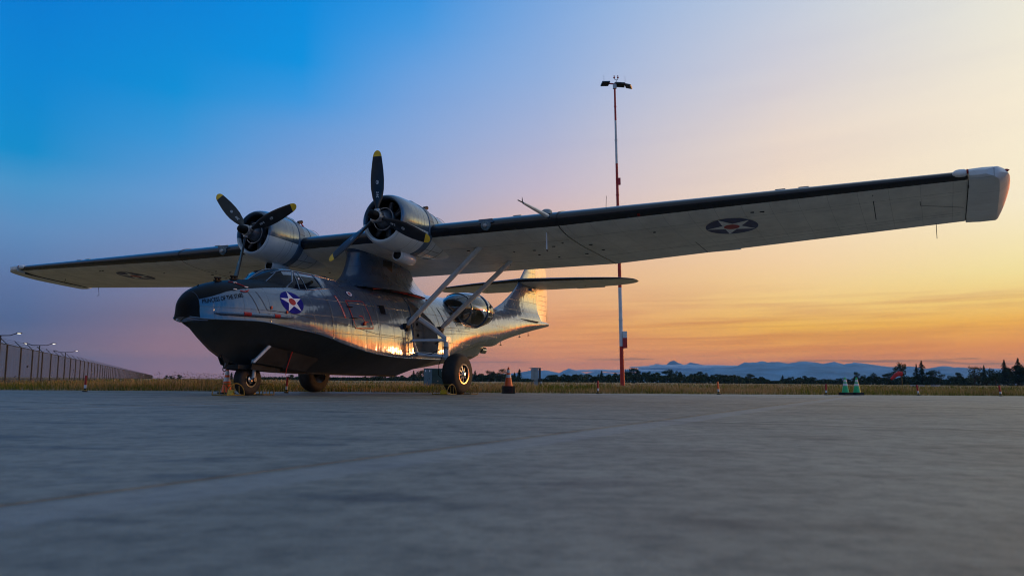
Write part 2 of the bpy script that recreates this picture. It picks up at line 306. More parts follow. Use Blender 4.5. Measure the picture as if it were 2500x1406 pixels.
def concrete():
    m = mat('brushed_concrete', (.22, .22, .22), .62); nt = m.node_tree; b = nt.nodes['Principled BSDF']; N = nt.nodes.new; L = nt.links.new
    tcn = N('ShaderNodeTexCoord'); oi = N('ShaderNodeObjectInfo')
    def nse(s, d, rgh=.6, sc_=(1, 1, 1)):
        mp = N('ShaderNodeMapping'); mp.inputs['Scale'].default_value = sc_; L(tcn.outputs['Object'], mp.inputs[0])
        n = N('ShaderNodeTexNoise'); n.inputs['Scale'].default_value = s; n.inputs['Detail'].default_value = d; n.inputs['Roughness'].default_value = rgh; L(mp.outputs[0], n.inputs['Vector']); return n.outputs[0]
    big, mid, fine, grit = nse(.8, 8, .7), nse(7., 7, .7), nse(30, 5, .7), nse(170, 3)
    r = N('ShaderNodeValToRGB'); e = r.color_ramp.elements; e[0].position = .33; e[0].color = (.175, .163, .124, 1); e[1].position = .66; e[1].color = (.325, .300, .230, 1); L(big, r.inputs[0])
    def mul(c, fac, lo, hi, col):
        a = N('ShaderNodeMapRange'); a.inputs[1].default_value = lo; a.inputs[2].default_value = hi; L(fac, a.inputs[0])
        x = N('ShaderNodeMixRGB'); x.blend_type = 'MULTIPLY'; L(a.outputs[0], x.inputs[0]); L(c, x.inputs[1]); x.inputs[2].default_value = (*col, 1); return x.outputs[0]
    c = mul(r.outputs[0], mid, .44, .66, (.60, .62, .64)); c = mul(c, fine, .5, .75, (.72, .72, .72)); c = mul(c, grit, .5, .8, (.7, .7, .7))
    # dark tyre and oil stains
    v = nse(1.1, 2, .5, (1, 2.2, 1)); c = mul(c, v, .58, .70, (.50, .50, .52)); c = mul(c, nse(2.6, 3, .5), .60, .74, (.60, .60, .62))
    s3 = N('ShaderNodeSeparateXYZ'); L(tcn.outputs['Object'], s3.inputs[0])
    def mt(op, a, c_=None):
        n = N('ShaderNodeMath'); n.operation = op
        for i, q in enumerate((a, c_)):
            if q is None: continue
            if isinstance(q, (int, float)): n.inputs[i].default_value = q
            else: L(q, n.inputs[i])
        return n.outputs[0]
    def jd(ux, uy, ox, oy):
        q = mt('ADD', mt('MULTIPLY', s3.outputs[0], ux), mt('MULTIPLY', s3.outputs[1], uy)); q = mt('DIVIDE', mt('SUBTRACT', q, ux*ox+uy*oy), 7.5)
        return mt('MULTIPLY', mt('SUBTRACT', mt('FRACT', mt('ADD', q, .5)), .5), 7.5)
    wob = mt('MULTIPLY', mt('SUBTRACT', mid, .5), .10)
    for ux, uy, st in ((.8895, -.457, .85), (.457, .8895, 1.2)):
        d_ = mt('ADD', jd(ux, uy, 1.48, 8.5), wob); a_ = mt('ABSOLUTE', d_)
        k = N('ShaderNodeMapRange'); k.interpolation_type = 'SMOOTHSTEP'; k.inputs[1].default_value = .02; k.inputs[2].default_value = .10; k.inputs[3].default_value = st*.75; k.inputs[4].default_value = 0; L(a_, k.inputs[0])
        x = N('ShaderNodeMixRGB'); x.blend_type = 'MULTIPLY'; L(k.outputs[0], x.inputs[0]); L(c, x.inputs[1]); x.inputs[2].default_value = (.58, .52, .48, 1); c = x.outputs[0]
        k2 = N('ShaderNodeMapRange'); k2.interpolation_type = 'SMOOTHSTEP'; k2.inputs[1].default_value = .10; k2.inputs[2].default_value = .22; k2.inputs[3].default_value = .4 if ux > .6 else .0; k2.inputs[4].default_value = 0; L(mt('ABSOLUTE', mt('SUBTRACT', d_, .24)), k2.inputs[0])
        x = N('ShaderNodeMixRGB'); L(k2.outputs[0], x.inputs[0]); L(c, x.inputs[1]); x.inputs[2].default_value = (.30, .30, .29, 1); c = x.outputs[0]
    # per slab tint
    a = N('ShaderNodeMapRange'); a.inputs[3].default_value = .93; a.inputs[4].default_value = 1.06; L(oi.outputs['Random'], a.inputs[0])
    x = N('ShaderNodeMixRGB'); x.blend_type = 'MULTIPLY'; x.inputs[0].default_value = 1; L(c, x.inputs[1]); L(a.outputs[0], x.inputs[2]); L(x.outputs[0], b.inputs['Base Color'])
    bp = N('ShaderNodeBump'); bp.inputs['Distance'].default_value = .004; s = N('ShaderNodeMath'); s.operation = 'ADD'; L(fine, s.inputs[0]); L(grit, s.inputs[1]); L(s.outputs[0], bp.inputs['Height']); L(bp.outputs[0], b.inputs['Normal'])
    rr = N('ShaderNodeMapRange'); rr.inputs[3].default_value = .42; rr.inputs[4].default_value = .72; L(mid, rr.inputs[0]); L(rr.outputs[0], b.inputs['Roughness'])
    return m
M_con = concrete()
apron = MB().add([(-150, -60, -.02), (150, -60, -.02), (150, EDGE(150), -.02), (-150, EDGE(-150), -.02)], [(0, 1, 2, 3)]).build('apron', mat('joint_sealant', (.035, .033, .032), .8, noise_s=6, noise_a=.4), smooth=0, kind='structure')
U = Vector((.457, .8895)); V = Vector((.8895, -.457)); O = Vector((1.48, 8.5)); SL = 7.5; GAP = .016
def clip(poly):
    out = []
    for i in range(len(poly)):
        a, b = poly[i], poly[(i+1) % len(poly)]; fa, fb = EDGE(a[0])-a[1], EDGE(b[0])-b[1]
        if fa >= 0: out.append(a)
        if fa*fb < 0:
            t = fa/(fa-fb); out.append((a[0]+(b[0]-a[0])*t, a[1]+(b[1]-a[1])*t))
    return out
for i in range(-3, 8):
    for j in range(-6, 7):
        c0 = O + U*(SL*i) + V*(SL*j)
        cs = [c0 + U*a + V*b for a, b in ((GAP, GAP), (SL-GAP, GAP), (SL-GAP, SL-GAP), (GAP, SL-GAP))]
        q = clip([(p.x, p.y) for p in cs])
        if len(q) < 3 or max(p[1] for p in q) < -3 or min(p[0] for p in q) > 45 or max(p[0] for p in q) < -40: continue
        cx = sum(p[0] for p in q)/len(q); cy = sum(p[1] for p in q)/len(q); h = random.uniform(-.0015, .0015)
        s = MB(); n = len(q)
        inn = [(cx+(x-cx)*(1-.008/math.hypot(x-cx, y-cy)), cy+(y-cy)*(1-.008/math.hypot(x-cx, y-cy))) for x, y in q]
        s.v = [(x, y, -.12) for x, y in q] + [(x, y, h-.006) for x, y in q] + [(x, y, h) for x, y in inn]
        s.f = [tuple(range(2*n, 3*n))] + [(k, (k+1) % n, n+(k+1) % n, n+k) for k in range(n)] + [(n+k, n+(k+1) % n, 2*n+(k+1) % n, 2*n+k) for k in range(n)]
        s.m = [0]*len(s.f)
        s.build('concrete_slab', M_con, apron, smooth=0)

# ------------------------------------------------------------------ mountains, mist, haze
def ridge(name, prof, D, depth, base_u, col, seed, jag):
    pts = []
    for (u0, v0), (u1, v1) in zip(prof, prof[1:]):
        n = max(1, int((u1-u0)/7))
        for k in range(n):
            t = k/n; u = u0+(u1-u0)*t; v = v0+(v1-v0)*t + jag*noise.noise((u*.11, seed, 0)) + jag*.6*noise.noise((u*.31, seed, 3))
            pts.append(at(u, v, D))
    rows = []
    K = 14
    for p in pts:
        r = []
        for k in range(K+1):
            t = k/K; d = depth*(1-t); hz = p.z*(t**1.15)
            w = noise.noise((p.x*.004, d*.004, seed)); w2 = noise.noise((p.x*.013, d*.013, seed+5))
            r.append((p.x*(1-d/D*.9)+w2*40*(1-t), D-d+w*160*(1-t)*t*4, max(.5, hz*(1+.5*(w+.5*w2)*(1-t)) if t < 1 else hz)))
        r.append((p.x*1.05, D+900, p.z*.4)); r.append((p.x*1.05, D+1400, 1.))
        rows.append(r)
    MB().loft(rows, False, False).build(name, mat(name+'_haze_tinted_forest', col, .95, noise_s=.004, noise_a=.35), smooth=60, fix=False, kind='structure')  # blue of the distant haze is painted into the ridge colour
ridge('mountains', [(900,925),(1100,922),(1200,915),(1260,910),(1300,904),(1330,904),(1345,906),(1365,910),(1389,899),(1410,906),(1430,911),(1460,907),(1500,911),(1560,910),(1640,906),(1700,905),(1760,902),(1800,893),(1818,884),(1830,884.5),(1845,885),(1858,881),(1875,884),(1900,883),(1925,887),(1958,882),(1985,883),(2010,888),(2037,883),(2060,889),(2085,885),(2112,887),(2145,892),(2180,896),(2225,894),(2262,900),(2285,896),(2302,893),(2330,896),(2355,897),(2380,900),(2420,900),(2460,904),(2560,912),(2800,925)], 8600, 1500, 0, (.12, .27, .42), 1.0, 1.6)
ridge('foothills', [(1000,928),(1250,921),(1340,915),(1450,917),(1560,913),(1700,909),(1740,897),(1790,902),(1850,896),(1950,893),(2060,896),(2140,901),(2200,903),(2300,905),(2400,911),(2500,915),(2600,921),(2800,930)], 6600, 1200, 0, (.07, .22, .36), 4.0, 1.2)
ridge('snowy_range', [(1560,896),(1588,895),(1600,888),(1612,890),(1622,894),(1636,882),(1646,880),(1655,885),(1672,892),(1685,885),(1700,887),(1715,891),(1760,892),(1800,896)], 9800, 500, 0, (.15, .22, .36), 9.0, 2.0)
ms = MB()
for (u0, u1, v, th) in ((1560, 1842, 896, 2.6), (1600, 1780, 893.5, 1.8), (1400, 1620, 905, 1.8), (2395, 2440, 903, 1.6)):
    for k in range(26):
        t = random.random(); u = u0+(u1-u0)*t; e = math.sin(math.pi*min(1, max(0, t)))**.5
        c = at(u, v+random.uniform(-1.2, 1.2), 8900 if u < 1850 else 9000); rx = random.uniform(60, 190); rz = th*9.5*e*random.uniform(.35, .8)+2.5
        ms.lathe([(-rx*math.cos(a), max(.01, rz*math.sin(a))) for a in [math.pi*i/8 for i in range(9)]], c, (1, 0, 0), 10)
ms.build('valley_mist', mat('white_mist', (.9, .92, .95), 1., spec=0), smooth=80, fix=False, kind='stuff', label='thin white mist bank lying low in front of the snowy range', category='mist')

hz = MB().box((0, 4300, 124), (30000, 13400, 252))
hm = bpy.data.materials.new('haze_air'); hm.use_nodes = True; hm.node_tree.nodes.clear()
pv = hm.node_tree.nodes.new('ShaderNodeVolumePrincipled'); pv.inputs['Color'].default_value = (.22, .58, 1.0, 1); pv.inputs['Density'].default_value = 7e-5; pv.inputs['Anisotropy'].default_value = .0
ho = hm.node_tree.nodes.new('ShaderNodeOutputMaterial'); hm.node_tree.links.new(pv.outputs[0], ho.inputs['Volume'])
import os
if not os.environ.get('NOHAZE'):
    hz.build('haze', hm, smooth=0, kind='stuff')

# ------------------------------------------------------------------ trees
def leafmat(n, c): return mat(n, c, .8, noise_s=.6, noise_a=.5, spec=.2)
M_leafA = leafmat('broadleaf_foliage', (.030, .048, .020)); M_leafB = leafmat('conifer_foliage', (.022, .040, .024)); M_leafC = leafmat('pale_foliage', (.060, .070, .030))
M_bark = mat('bark', (.05, .038, .028), .9, noise_s=6, noise_a=.3)
def leafquad(mb, c, s, rnd):
    a = Vector((rnd.gauss(0, 1), rnd.gauss(0, 1), rnd.gauss(0, .8))).normalized(); b = a.orthogonal().normalized()
    b = (Matrix.Rotation(rnd.uniform(0, 6.28), 3, a) @ b); d = a.cross(b)
    mb.add([c+b*s, c+d*s*.7, c-b*s*.9, c-d*s*.6], [(0, 1, 2, 3)])
def broadleaf(seed, h, wd, airy=0.):
    rnd = random.Random(seed); cr = MB(); tr = MB()
    tr.tube([(0, 0, 0), (.05*h*rnd.uniform(-1, 1)*.3, 0, h*.35), (0, 0, h*.75)], [h*.028, h*.02, h*.006], 7)
    blobs = []
    for k in range(rnd.randint(9, 13)):
        a = rnd.uniform(0, 6.28); z = h*rnd.uniform(.28 if not airy else .4, .92); rr = wd*.5*math.sqrt(max(.05, 1-((z/h-.58)/.5)**2))
        q = rnd.uniform(.25, .85); c = Vector((math.cos(a)*rr*q, math.sin(a)*rr*q, z)); blobs.append((c, wd*rnd.uniform(.13, .23)))
        tr.tube([(0, 0, h*rnd.uniform(.25, .5)), c*.6+Vector((0, 0, c.z*.35)), c], [h*.012, h*.008, h*.003], 4)
    for c, r in blobs:
        for i in range(int(150*(1-airy*.5))):
            d = Vector((rnd.gauss(0, 1), rnd.gauss(0, 1), rnd.gauss(0, .75))); d = d.normalized()*r*(rnd.random()**.4)
            leafquad(cr, c+d, h*rnd.uniform(.020, .040), rnd)
    return cr, tr
def conifer(seed, h, wd):
    wd *= 1.5
    rnd = random.Random(seed); cr = MB(); tr = MB(); tr.tube([(0, 0, 0), (0, 0, h*.97)], [h*.02, h*.003], 6)
    nl = 20
    for k in range(nl):
        t = k/(nl-1); z = h*(.10+.88*t); L = wd*.5*(1-t)**.85*rnd.uniform(.65, 1.15)+h*.012
        for b in range(rnd.randint(6, 9)):
            a = rnd.uniform(0, 6.28); l = L*rnd.uniform(.6, 1.1)
            for i in range(9):
                q = (i+.5)/9; c = Vector((math.cos(a)*l*q, math.sin(a)*l*q, z-l*.28*q*q+rnd.uniform(-.01, .01)*h))
                leafquad(cr, c, h*rnd.uniform(.022, .040)*(1.15-q*.5), rnd)
    return cr, tr
protos = {}
for i in range(5):
    protos['b%d' % i] = (broadleaf(10+i, 10, random.uniform(8, 11)), M_leafA)
for i in range(3):
    protos['a%d' % i] = (broadleaf(40+i, 10, random.uniform(7.5, 9), 1.), M_leafC)
for i in range(4):
    protos['c%d' % i] = (conifer(70+i, 10, random.uniform(4.2, 6)), M_leafB)
MESH = {}
def tree(key, u, vtop, D, label, name, wmul=1., group=None):
    base = at(u, 900, D); top = at(u, vtop, D); h = max(1.5, top.z)
    if key not in MESH:
        (cr, tr), lm = protos[key]
        oc = cr.build('crown', lm, None, smooth=0, fix=False); ot = tr.build('trunk', M_bark, None, fix=False); MESH[key] = (oc.data, ot.data)
        bpy.data.objects.remove(oc); bpy.data.objects.remove(ot)
    e = empty(name, (base.x, base.y, -.1), (0, 0, random.uniform(0, 6.28)), label=label, category='tree')
    if group: e['group'] = group
    e.scale = (h/10*wmul, h/10*wmul, h/10)
    for nme, me in zip(('crown', 'trunk'), MESH[key]):
        o = bpy.data.objects.new(nme, me); COL.objects.link(o); o.parent = e
    return e
TREES = [
 ('b0', 407, 917, 260, 'small round dark tree on the horizon at the end of the fence', 'broadleaf_tree', 1.2),
 ('b1', 421, 918, 265, 'low dark bush on the horizon between a small round and a larger one', 'broadleaf_tree', 1.6),
 ('b2', 440, 914, 255, 'larger dark double-crowned bush on the horizon left of the nose wheel', 'broadleaf_tree', 1.5),
 ('c0', 566, 908, 240, 'small conifer rising just left of the orange cone at the nose wheel', 'conifer_tree', 1.5),
 ('b3', 712, 914, 240, 'dark round tree seen between the nose wheel and the far main wheel', 'broadleaf_tree', 1.6),
 ('c1', 1010, 903, 330, 'small conifer seen under the hull left of the green container', 'conifer_tree', 1.2),
 ('a0', 1026, 902, 330, 'airy tree seen under the hull touching the green container', 'airy_tree', 1.4),
 ('c2', 1160, 903, 330, 'conifer just right of the near main wheel', 'conifer_tree', 1.3),
 ('b0', 1195, 904, 335, 'broad dark tree midway between the near main wheel and the cone stack', 'broadleaf_tree', 1.5),
 ('a1', 1224, 899, 340, 'airy umbrella-shaped tree left of the cone stack', 'airy_tree', 1.3),
 ('c3', 1256, 908, 330, 'shorter conifer right behind the cone stack', 'conifer_tree', 1.4),
 ('c0', 1268, 900, 330, 'pointed conifer between the cone stack and the electrical cabinet', 'conifer_tree', 1.6),
 ('c2', 1399, 912, 420, 'tiny conifer tip above the treeline left of the mast', 'conifer_tree', 1.2),
 ('c1', 1469, 904, 420, 'pointed conifer above the treeline just left of the striped mast', 'conifer_tree', 1.3),
 ('b4', 1534, 898, 390, 'tall rounded tree directly right of the striped mast', 'broadleaf_tree', 1.1),
 ('b2', 1553, 898, 395, 'second tall rounded tree right of the striped mast', 'broadleaf_tree', 1.),
 ('b1', 1583, 905, 400, 'upright dark tree in the gap below the left end of the mountains', 'broadleaf_tree', .8),
 ('b3', 1629, 903, 400, 'broad tree below the snowy peaks', 'broadleaf_tree', 1.2),
 ('b0', 1655, 905, 410, 'narrow-crowned tree right of the one below the snowy peaks', 'broadleaf_tree', .9),
 ('b2', 1706, 907, 400, 'tall clump-crowned tree left of the tilted red marker post', 'broadleaf_tree', 1.2),
 ('a2', 1729, 909, 400, 'loose tree behind the second marker post right of the mast', 'airy_tree', 1.1),
 ('b4', 1762, 912, 400, 'small domed tree right of the second marker post from the mast', 'broadleaf_tree', .9),
 ('b3', 1833, 913, 400, 'squat round tree in the middle of the right-hand treeline', 'broadleaf_tree', 1.2),
 ('c3', 1910, 915, 380, 'small lone conifer in a dip of the right-hand treeline', 'conifer_tree', 1.5),
 ('b0', 1932, 919, 370, 'domed tree right of the lone small conifer', 'broadleaf_tree', 1.5),
 ('b2', 1972, 917, 370, 'wide dark domed tree left of the green cones', 'broadleaf_tree', 2.0),
 ('b1', 2093, 907, 340, 'round-headed tree standing above the green cones', 'broadleaf_tree', 1.2),
 ('b4', 2132, 909, 340, 'round-crowned tree left of the windsock', 'broadleaf_tree', 1.),
 ('b3', 2166, 911, 330, 'dark low tree immediately left of the windsock', 'broadleaf_tree', 1.3),
 ('a0', 2199, 884, 330, 'tall round open-crowned tree behind the windsock', 'airy_tree', .9),
 ('c1', 2237, 888, 320, 'slim conifer beside the taller conifer right of the windsock', 'conifer_tree', .9),
 ('c0', 2250, 880, 320, 'tall dense conifer right of the windsock', 'conifer_tree', 1.05),
 ('b1', 2335, 908, 330, 'dark spreading tree between the conifer pair and the airy tree', 'broadleaf_tree', 1.4),
 ('a1', 2378, 893, 320, 'airy spreading tree near the right edge', 'airy_tree', 1.1),
 ('c2', 2402, 891, 315, 'thin ragged conifer right beside the airy spreading tree', 'conifer_tree', .9),
 ('c3', 2452, 878, 300, 'tall conifer standing at the left of the group at the right edge', 'conifer_tree', .95),
 ('c0', 2486, 874, 300, 'tallest conifer of the group at the right edge', 'conifer_tree', 1.),
 ('b4', 2430, 899, 310, 'bushy tree filling the gap before the conifers at the right edge', 'broadleaf_tree', 1.4),
 ('b2', 2500, 884, 300, 'dense tree cut by the right edge of the view', 'broadleaf_tree', 1.3),
 ('b3', 2275, 905, 322, 'dark bushy tree at the foot of the tall dense conifer', 'broadleaf_tree', 1.6),
 ('b0', 2470, 893, 305, 'dark broad tree between the two tallest conifers at the right edge', 'broadleaf_tree', 1.1),
]
for k, u, v, D, lab, nm, wmul in TREES: tree(k, u, v, D, lab, nm, wmul)
# the low mass of the wood between and behind them, running on past the frame
wd = MB(); rnd = random.Random(3)
def wood_top(u):
    tab = [(640, 931), (690, 925), (720, 921), (760, 924), (870, 921), (960, 917), (1060, 914), (1180, 910), (1250, 912), (1272, 918), (1281, 926), (1286, 932), (1325, 930), (1336, 915), (1380, 913), (1460, 915), (1520, 910), (1570, 908), (1650, 911), (1740, 914), (1800, 917), (1860, 921), (1896, 931), (1906, 926), (1960, 922), (2040, 924), (2100, 921), (2180, 918), (2260, 913), (2300, 925), (2330, 922), (2370, 918), (2420, 914), (2460, 905), (2560, 895), (2800, 900), (9000, 890)]
    for (a, b), (c, d) in zip(tab, tab[1:]):
        if a <= u <= c: return b+(d-b)*(u-a)/(c-a)
    return 931
u = 640
while u < 2620:
    D = 345 + 25*math.sin(u*.013) + rnd.uniform(-10, 25); vt = wood_top(u)+4+rnd.uniform(-5, 5)+4*noise.noise((u*.03, 1, 1)); p = at(u, vt, D); h = max(1.2, p.z); r = rnd.uniform(1.6, 3.2)
    for i in range(120):
        z = h*rnd.random()**.8; q = r*math.sqrt(max(.1, 1-(z/h)**2)); a = rnd.uniform(0, 6.28)
        leafquad(wd, Vector((p.x+math.cos(a)*q*rnd.random()**.4, p.y+math.sin(a)*q, z)), rnd.uniform(.25, .6), rnd)
    u += rnd.uniform(4, 8)
for k in range(230):                                       # wood beyond the right edge
    az = R(33 + k*.32); D = 300+40*math.sin(k*.21)+rnd.uniform(-15, 15); h = 7+3*math.sin(k*.4)+rnd.uniform(-2, 3.5); r = rnd.uniform(2, 4)
    x, y = D*math.sin(az), D*math.cos(az)
    for i in range(46):
        z = h*rnd.random()**.8; q = r*math.sqrt(max(.1, 1-(z/h)**2)); a = rnd.uniform(0, 6.28)
        leafquad(wd, Vector((x+math.cos(a)*q, y+math.sin(a)*q, z)), rnd.uniform(.5, 1.0), rnd)
wd.build('woodland', M_leafA, smooth=0, fix=False, kind='stuff', label='dark low belt of trees and scrub along the far side of the field', category='woodland')

# ------------------------------------------------------------------ grass and weeds
def grassmat(n, a, b, sc_=.35):
    m = mat(n, a, .85, noise_s=sc_, col2=b, spec=.15, detail=6); return m
GM = [grassmat('dry_grass', (.36, .19, .06), (.62, .36, .15)), grassmat('green_grass', (.06, .085, .012), (.16, .16, .025)), grassmat('yellow_weeds', (.22, .20, .02), (.38, .28, .02)), mat('dark_seed_heads', (.05, .035, .03), .9), mat('white_seed_heads', (.6, .6, .55), .9)]
gr = MB(); rnd = random.Random(11)
def blade(x, y, h, w, mi, lean=.35):
    a = rnd.uniform(0, 6.28); dx, dy = math.cos(a)*w, math.sin(a)*w; lx, ly = rnd.gauss(0, lean)*h, rnd.gauss(0, lean)*h; o = len(gr.v)
    gr.v += [(x-dx, y-dy, -.03), (x+dx, y+dy, -.03), (x+dx*.6+lx*.4, y+dy*.6+ly*.4, h*.6), (x-dx*.6+lx*.4, y-dy*.6+ly*.4, h*.6), (x+lx, y+ly, h)]
    gr.f += [(o, o+1, o+2, o+3), (o+3, o+2, o+4)]; gr.m += [mi, mi]
def patch(x, y, s): return noise.noise((x*s, y*s*.6, 4.2))
for y_off, y_to, n, hs, ws in ((0, 4, 26000, 1., 1.), (4, 16, 26000, 1.05, 1.6), (16, 60, 20000, 1.1, 3.5), (60, 200, 12000, 1.1, 9.)):
    for k in range(n):
        t = rnd.random(); d = y_off+(y_to-y_off)*t; yb = 27+d; x = rnd.uniform(-.72, .72)*(yb+4)
        y = EDGE(x)+d+.03
        p = patch(x, y, .16)+.5*patch(x+9, y, .6)+.35*patch(x-30, y*2, .05); left = 1.0 if x < -yb*.12 else 0.
        u = 1250 + x/y*2001
        tall = 1.0 + .25*noise.noise((x*.25, y*.1, 8)) + (.55*math.exp(-((u-520)/230)**2))
        if d < 1.2: mi = 1 if rnd.random() < .55+.5*p else 0; h = rnd.uniform(.04, .13)
        else:
            mi = 0 if rnd.random() < .70-1.5*p else (2 if rnd.random() < .45 else 1); h = rnd.uniform(.10, .30)*(.85+.55*patch(x+50, y, .35))
        if u > 1950 and mi == 0 and rnd.random() < .4: mi = rnd.choice((1, 2, 2))
        if d > 1.2 and p > .25: mi = rnd.choice((1, 1, 2))
        blade(x, y, h*hs*tall, .006*ws*rnd.uniform(.7, 1.5), mi)
for k in range(5200):                                       # tufts creeping over the edge of the concrete
    x = rnd.uniform(-26, 26); q = noise.noise((x*.9, 3, 7))+.6*noise.noise((x*3, 3, 7))
    if rnd.random() > .35+q*1.2: continue
    blade(x, EDGE(x)+rnd.uniform(-.22, .25)*(.4+max(0, q)), rnd.uniform(.03, .12)*(1+max(0, q)*1.5), .008, rnd.choice((1, 1, 0, 2)), .6)
# tall wild carrot and seed stalks
for k in range(700):
    u = rnd.gauss(520, 110) if k < 420 else rnd.uniform(0, 2500); D = rnd.uniform(30, 46); p = at(u, 940, D); y = max(p.y, EDGE(p.x)+1.5)
    h = rnd.uniform(.35, .66) if k < 420 else rnd.uniform(.28, .46)
    blade(p.x, y, h, .006, 3 if k < 420 else 0, .08)
    x, yy, z = gr.v[-1]
    mi = 3 if rnd.random() < .8 else 4
    s = rnd.uniform(.012, .03)
    gr.add([(x-s, yy, z), (x, yy-s, z+.005), (x+s, yy, z), (x, yy+s, z+.005), (x, yy, z-s)], [(0, 1, 2, 3), (0, 1, 4), (1, 2, 4), (2, 3, 4), (3, 0, 4)], mi)
gr.build('field_grass', GM, smooth=0, fix=False, kind='stuff', label='dry brown and green grass with yellow weeds along the edge of the apron', category='grass')

# ------------------------------------------------------------------ perimeter fence
M_post = mat('dark_fence_steel', (.012, .013, .015), .5, .5, noise_s=4, noise_a=.3)
def meshmat():
    m = bpy.data.materials.new('dense_wire_mesh'); m.use_nodes = True; nt = m.node_tree; b = nt.nodes['Principled BSDF']; N = nt.nodes.new
    b.inputs['Base Color'].default_value = (.016, .028, .044, 1); b.inputs['Roughness'].default_value = .6
    tcn = N('ShaderNodeTexCoord'); n = N('ShaderNodeTexNoise'); n.inputs['Scale'].default_value = 1.3; mp = N('ShaderNodeMapping'); mp.inputs['Scale'].default_value = (4, 4, .25)
    nt.links.new(tcn.outputs['Object'], mp.inputs[0]); nt.links.new(mp.outputs[0], n.inputs['Vector'])
    r = N('ShaderNodeMapRange'); r.inputs[3].default_value = .34; r.inputs[4].default_value = .52; nt.links.new(n.outputs[0], r.inputs[0]); nt.links.new(r.outputs[0], b.inputs['Alpha'])
    return m
M_mesh = meshmat()
p0 = at(11, 936, 50.5); fd = Vector((-.42, 1)).normalized(); fn = Vector((-fd.y, fd.x)).normalized()
if fn.x > 0: fn = -fn
fence = empty('perimeter_fence', (p0.x, p0.y, 0), (0, 0, 0), label='tall dark security fence with angled barbed wire arms running into the distance on the left', category='fence')
def fp(s, z, o=0.): return (fd.x*s+fn.x*o, fd.y*s+fn.y*o, z)
post = None; bay = None
for i in range(-3, 125):
    s = i*5.3
    if post is None:
        post = MB().tube([(0, 0, 0), (0, 0, 2.42)], .055, 8).build('fence_post', M_post, fence)
        arm = MB().tube([(0, 0, 2.38), (fn.x*.42, fn.y*.42, 2.80)], .026, 6).build('barb_arm', M_post, post)
        bay = MB().add([fp(0, .05), fp(5.3, .05), fp(5.3, 2.36), fp(0, 2.36), fp(0, .05, .006), fp(5.3, .05, .006), fp(5.3, 2.36, .006), fp(0, 2.36, .006)], [(0, 1, 2, 3), (7, 6, 5, 4), (3, 2, 6, 7), (0, 4, 5, 1)]).build('mesh_panel', M_mesh, fence, smooth=0)
        rail = MB().tube([fp(0, 2.39), fp(5.3, 2.39)], .03, 6).tube([fp(0, .28), fp(5.3, .28)], .014, 5).build('fence_rail', M_post, fence)
        a, b, c = post, bay, rail
    else:
        a = post.copy(); COL.objects.link(a); am = arm.copy(); COL.objects.link(am); am.parent = a
        b = bay.copy(); COL.objects.link(b); c = rail.copy(); COL.objects.link(c)
    for o in (a, b, c): o.location = fp(s, 0)
for k in range(3):
    q = (k+1)/3; MB().tube([fp(-16, 2.38+.42*q, .42*q), fp(660, 2.38+.42*q, .42*q)], .008, 4).build('barbed_wire', M_post, fence)
for s, z in ((8.4, 1.15), (40.5, 1.2)):
    MB().box((*fp(s, z, -.03)[:2], z), (.5, .03, .14), 0, math.atan2(fd.y, fd.x)).build('fence_plate', M_black, fence, smooth=0)

# double arm street lamps beyond the fence
def lamp(u, vtop, D, label, lit=(1, 1)):
    p = at(u, vtop, D); h = p.z
    e = empty('street_lamp', (p.x, p.y, 0), label=label, category='street lamp', group='lit double arm lamps beyond the fence')
    MB().tube([(0, 0, 0), (0, 0, h)], [.12, .07], 8).build('pole', M_post, e)
    for sgn in (-1, 1):
        L = 1.75
        MB().tube([(0, 0, h), (sgn*L*.6, 0, h+.02), (sgn*L, 0, h+.25)], [.06, .05, .05], 6).build('arm', M_post, e)
        hd = MB().box((sgn*(L+.3), 0, h+.30), (.55, .22, .09)).build('lamp_head', M_post, e, smooth=0)
        on = lit[0] if sgn < 0 else lit[1]
        MB().box((sgn*(L+.3), -.02, h+.235), (.28, .16, .04)).build('lens', mat('lit_lamp_lens', (1, 1, .9), .3, emit=((1., .97, .75), 3.)) if on else M_dsteel, hd, smooth=0)
lamp(2, 819, 92, 'double arm street lamp at the left edge, nearest of those beyond the fence', (1, 1))
lamp(97, 843, 118, 'double arm street lamp beyond the fence, second from the left, both heads lit')
lamp(160, 860, 150, 'double arm street lamp beyond the fence, smallest, only its right head lit', (0, 1))

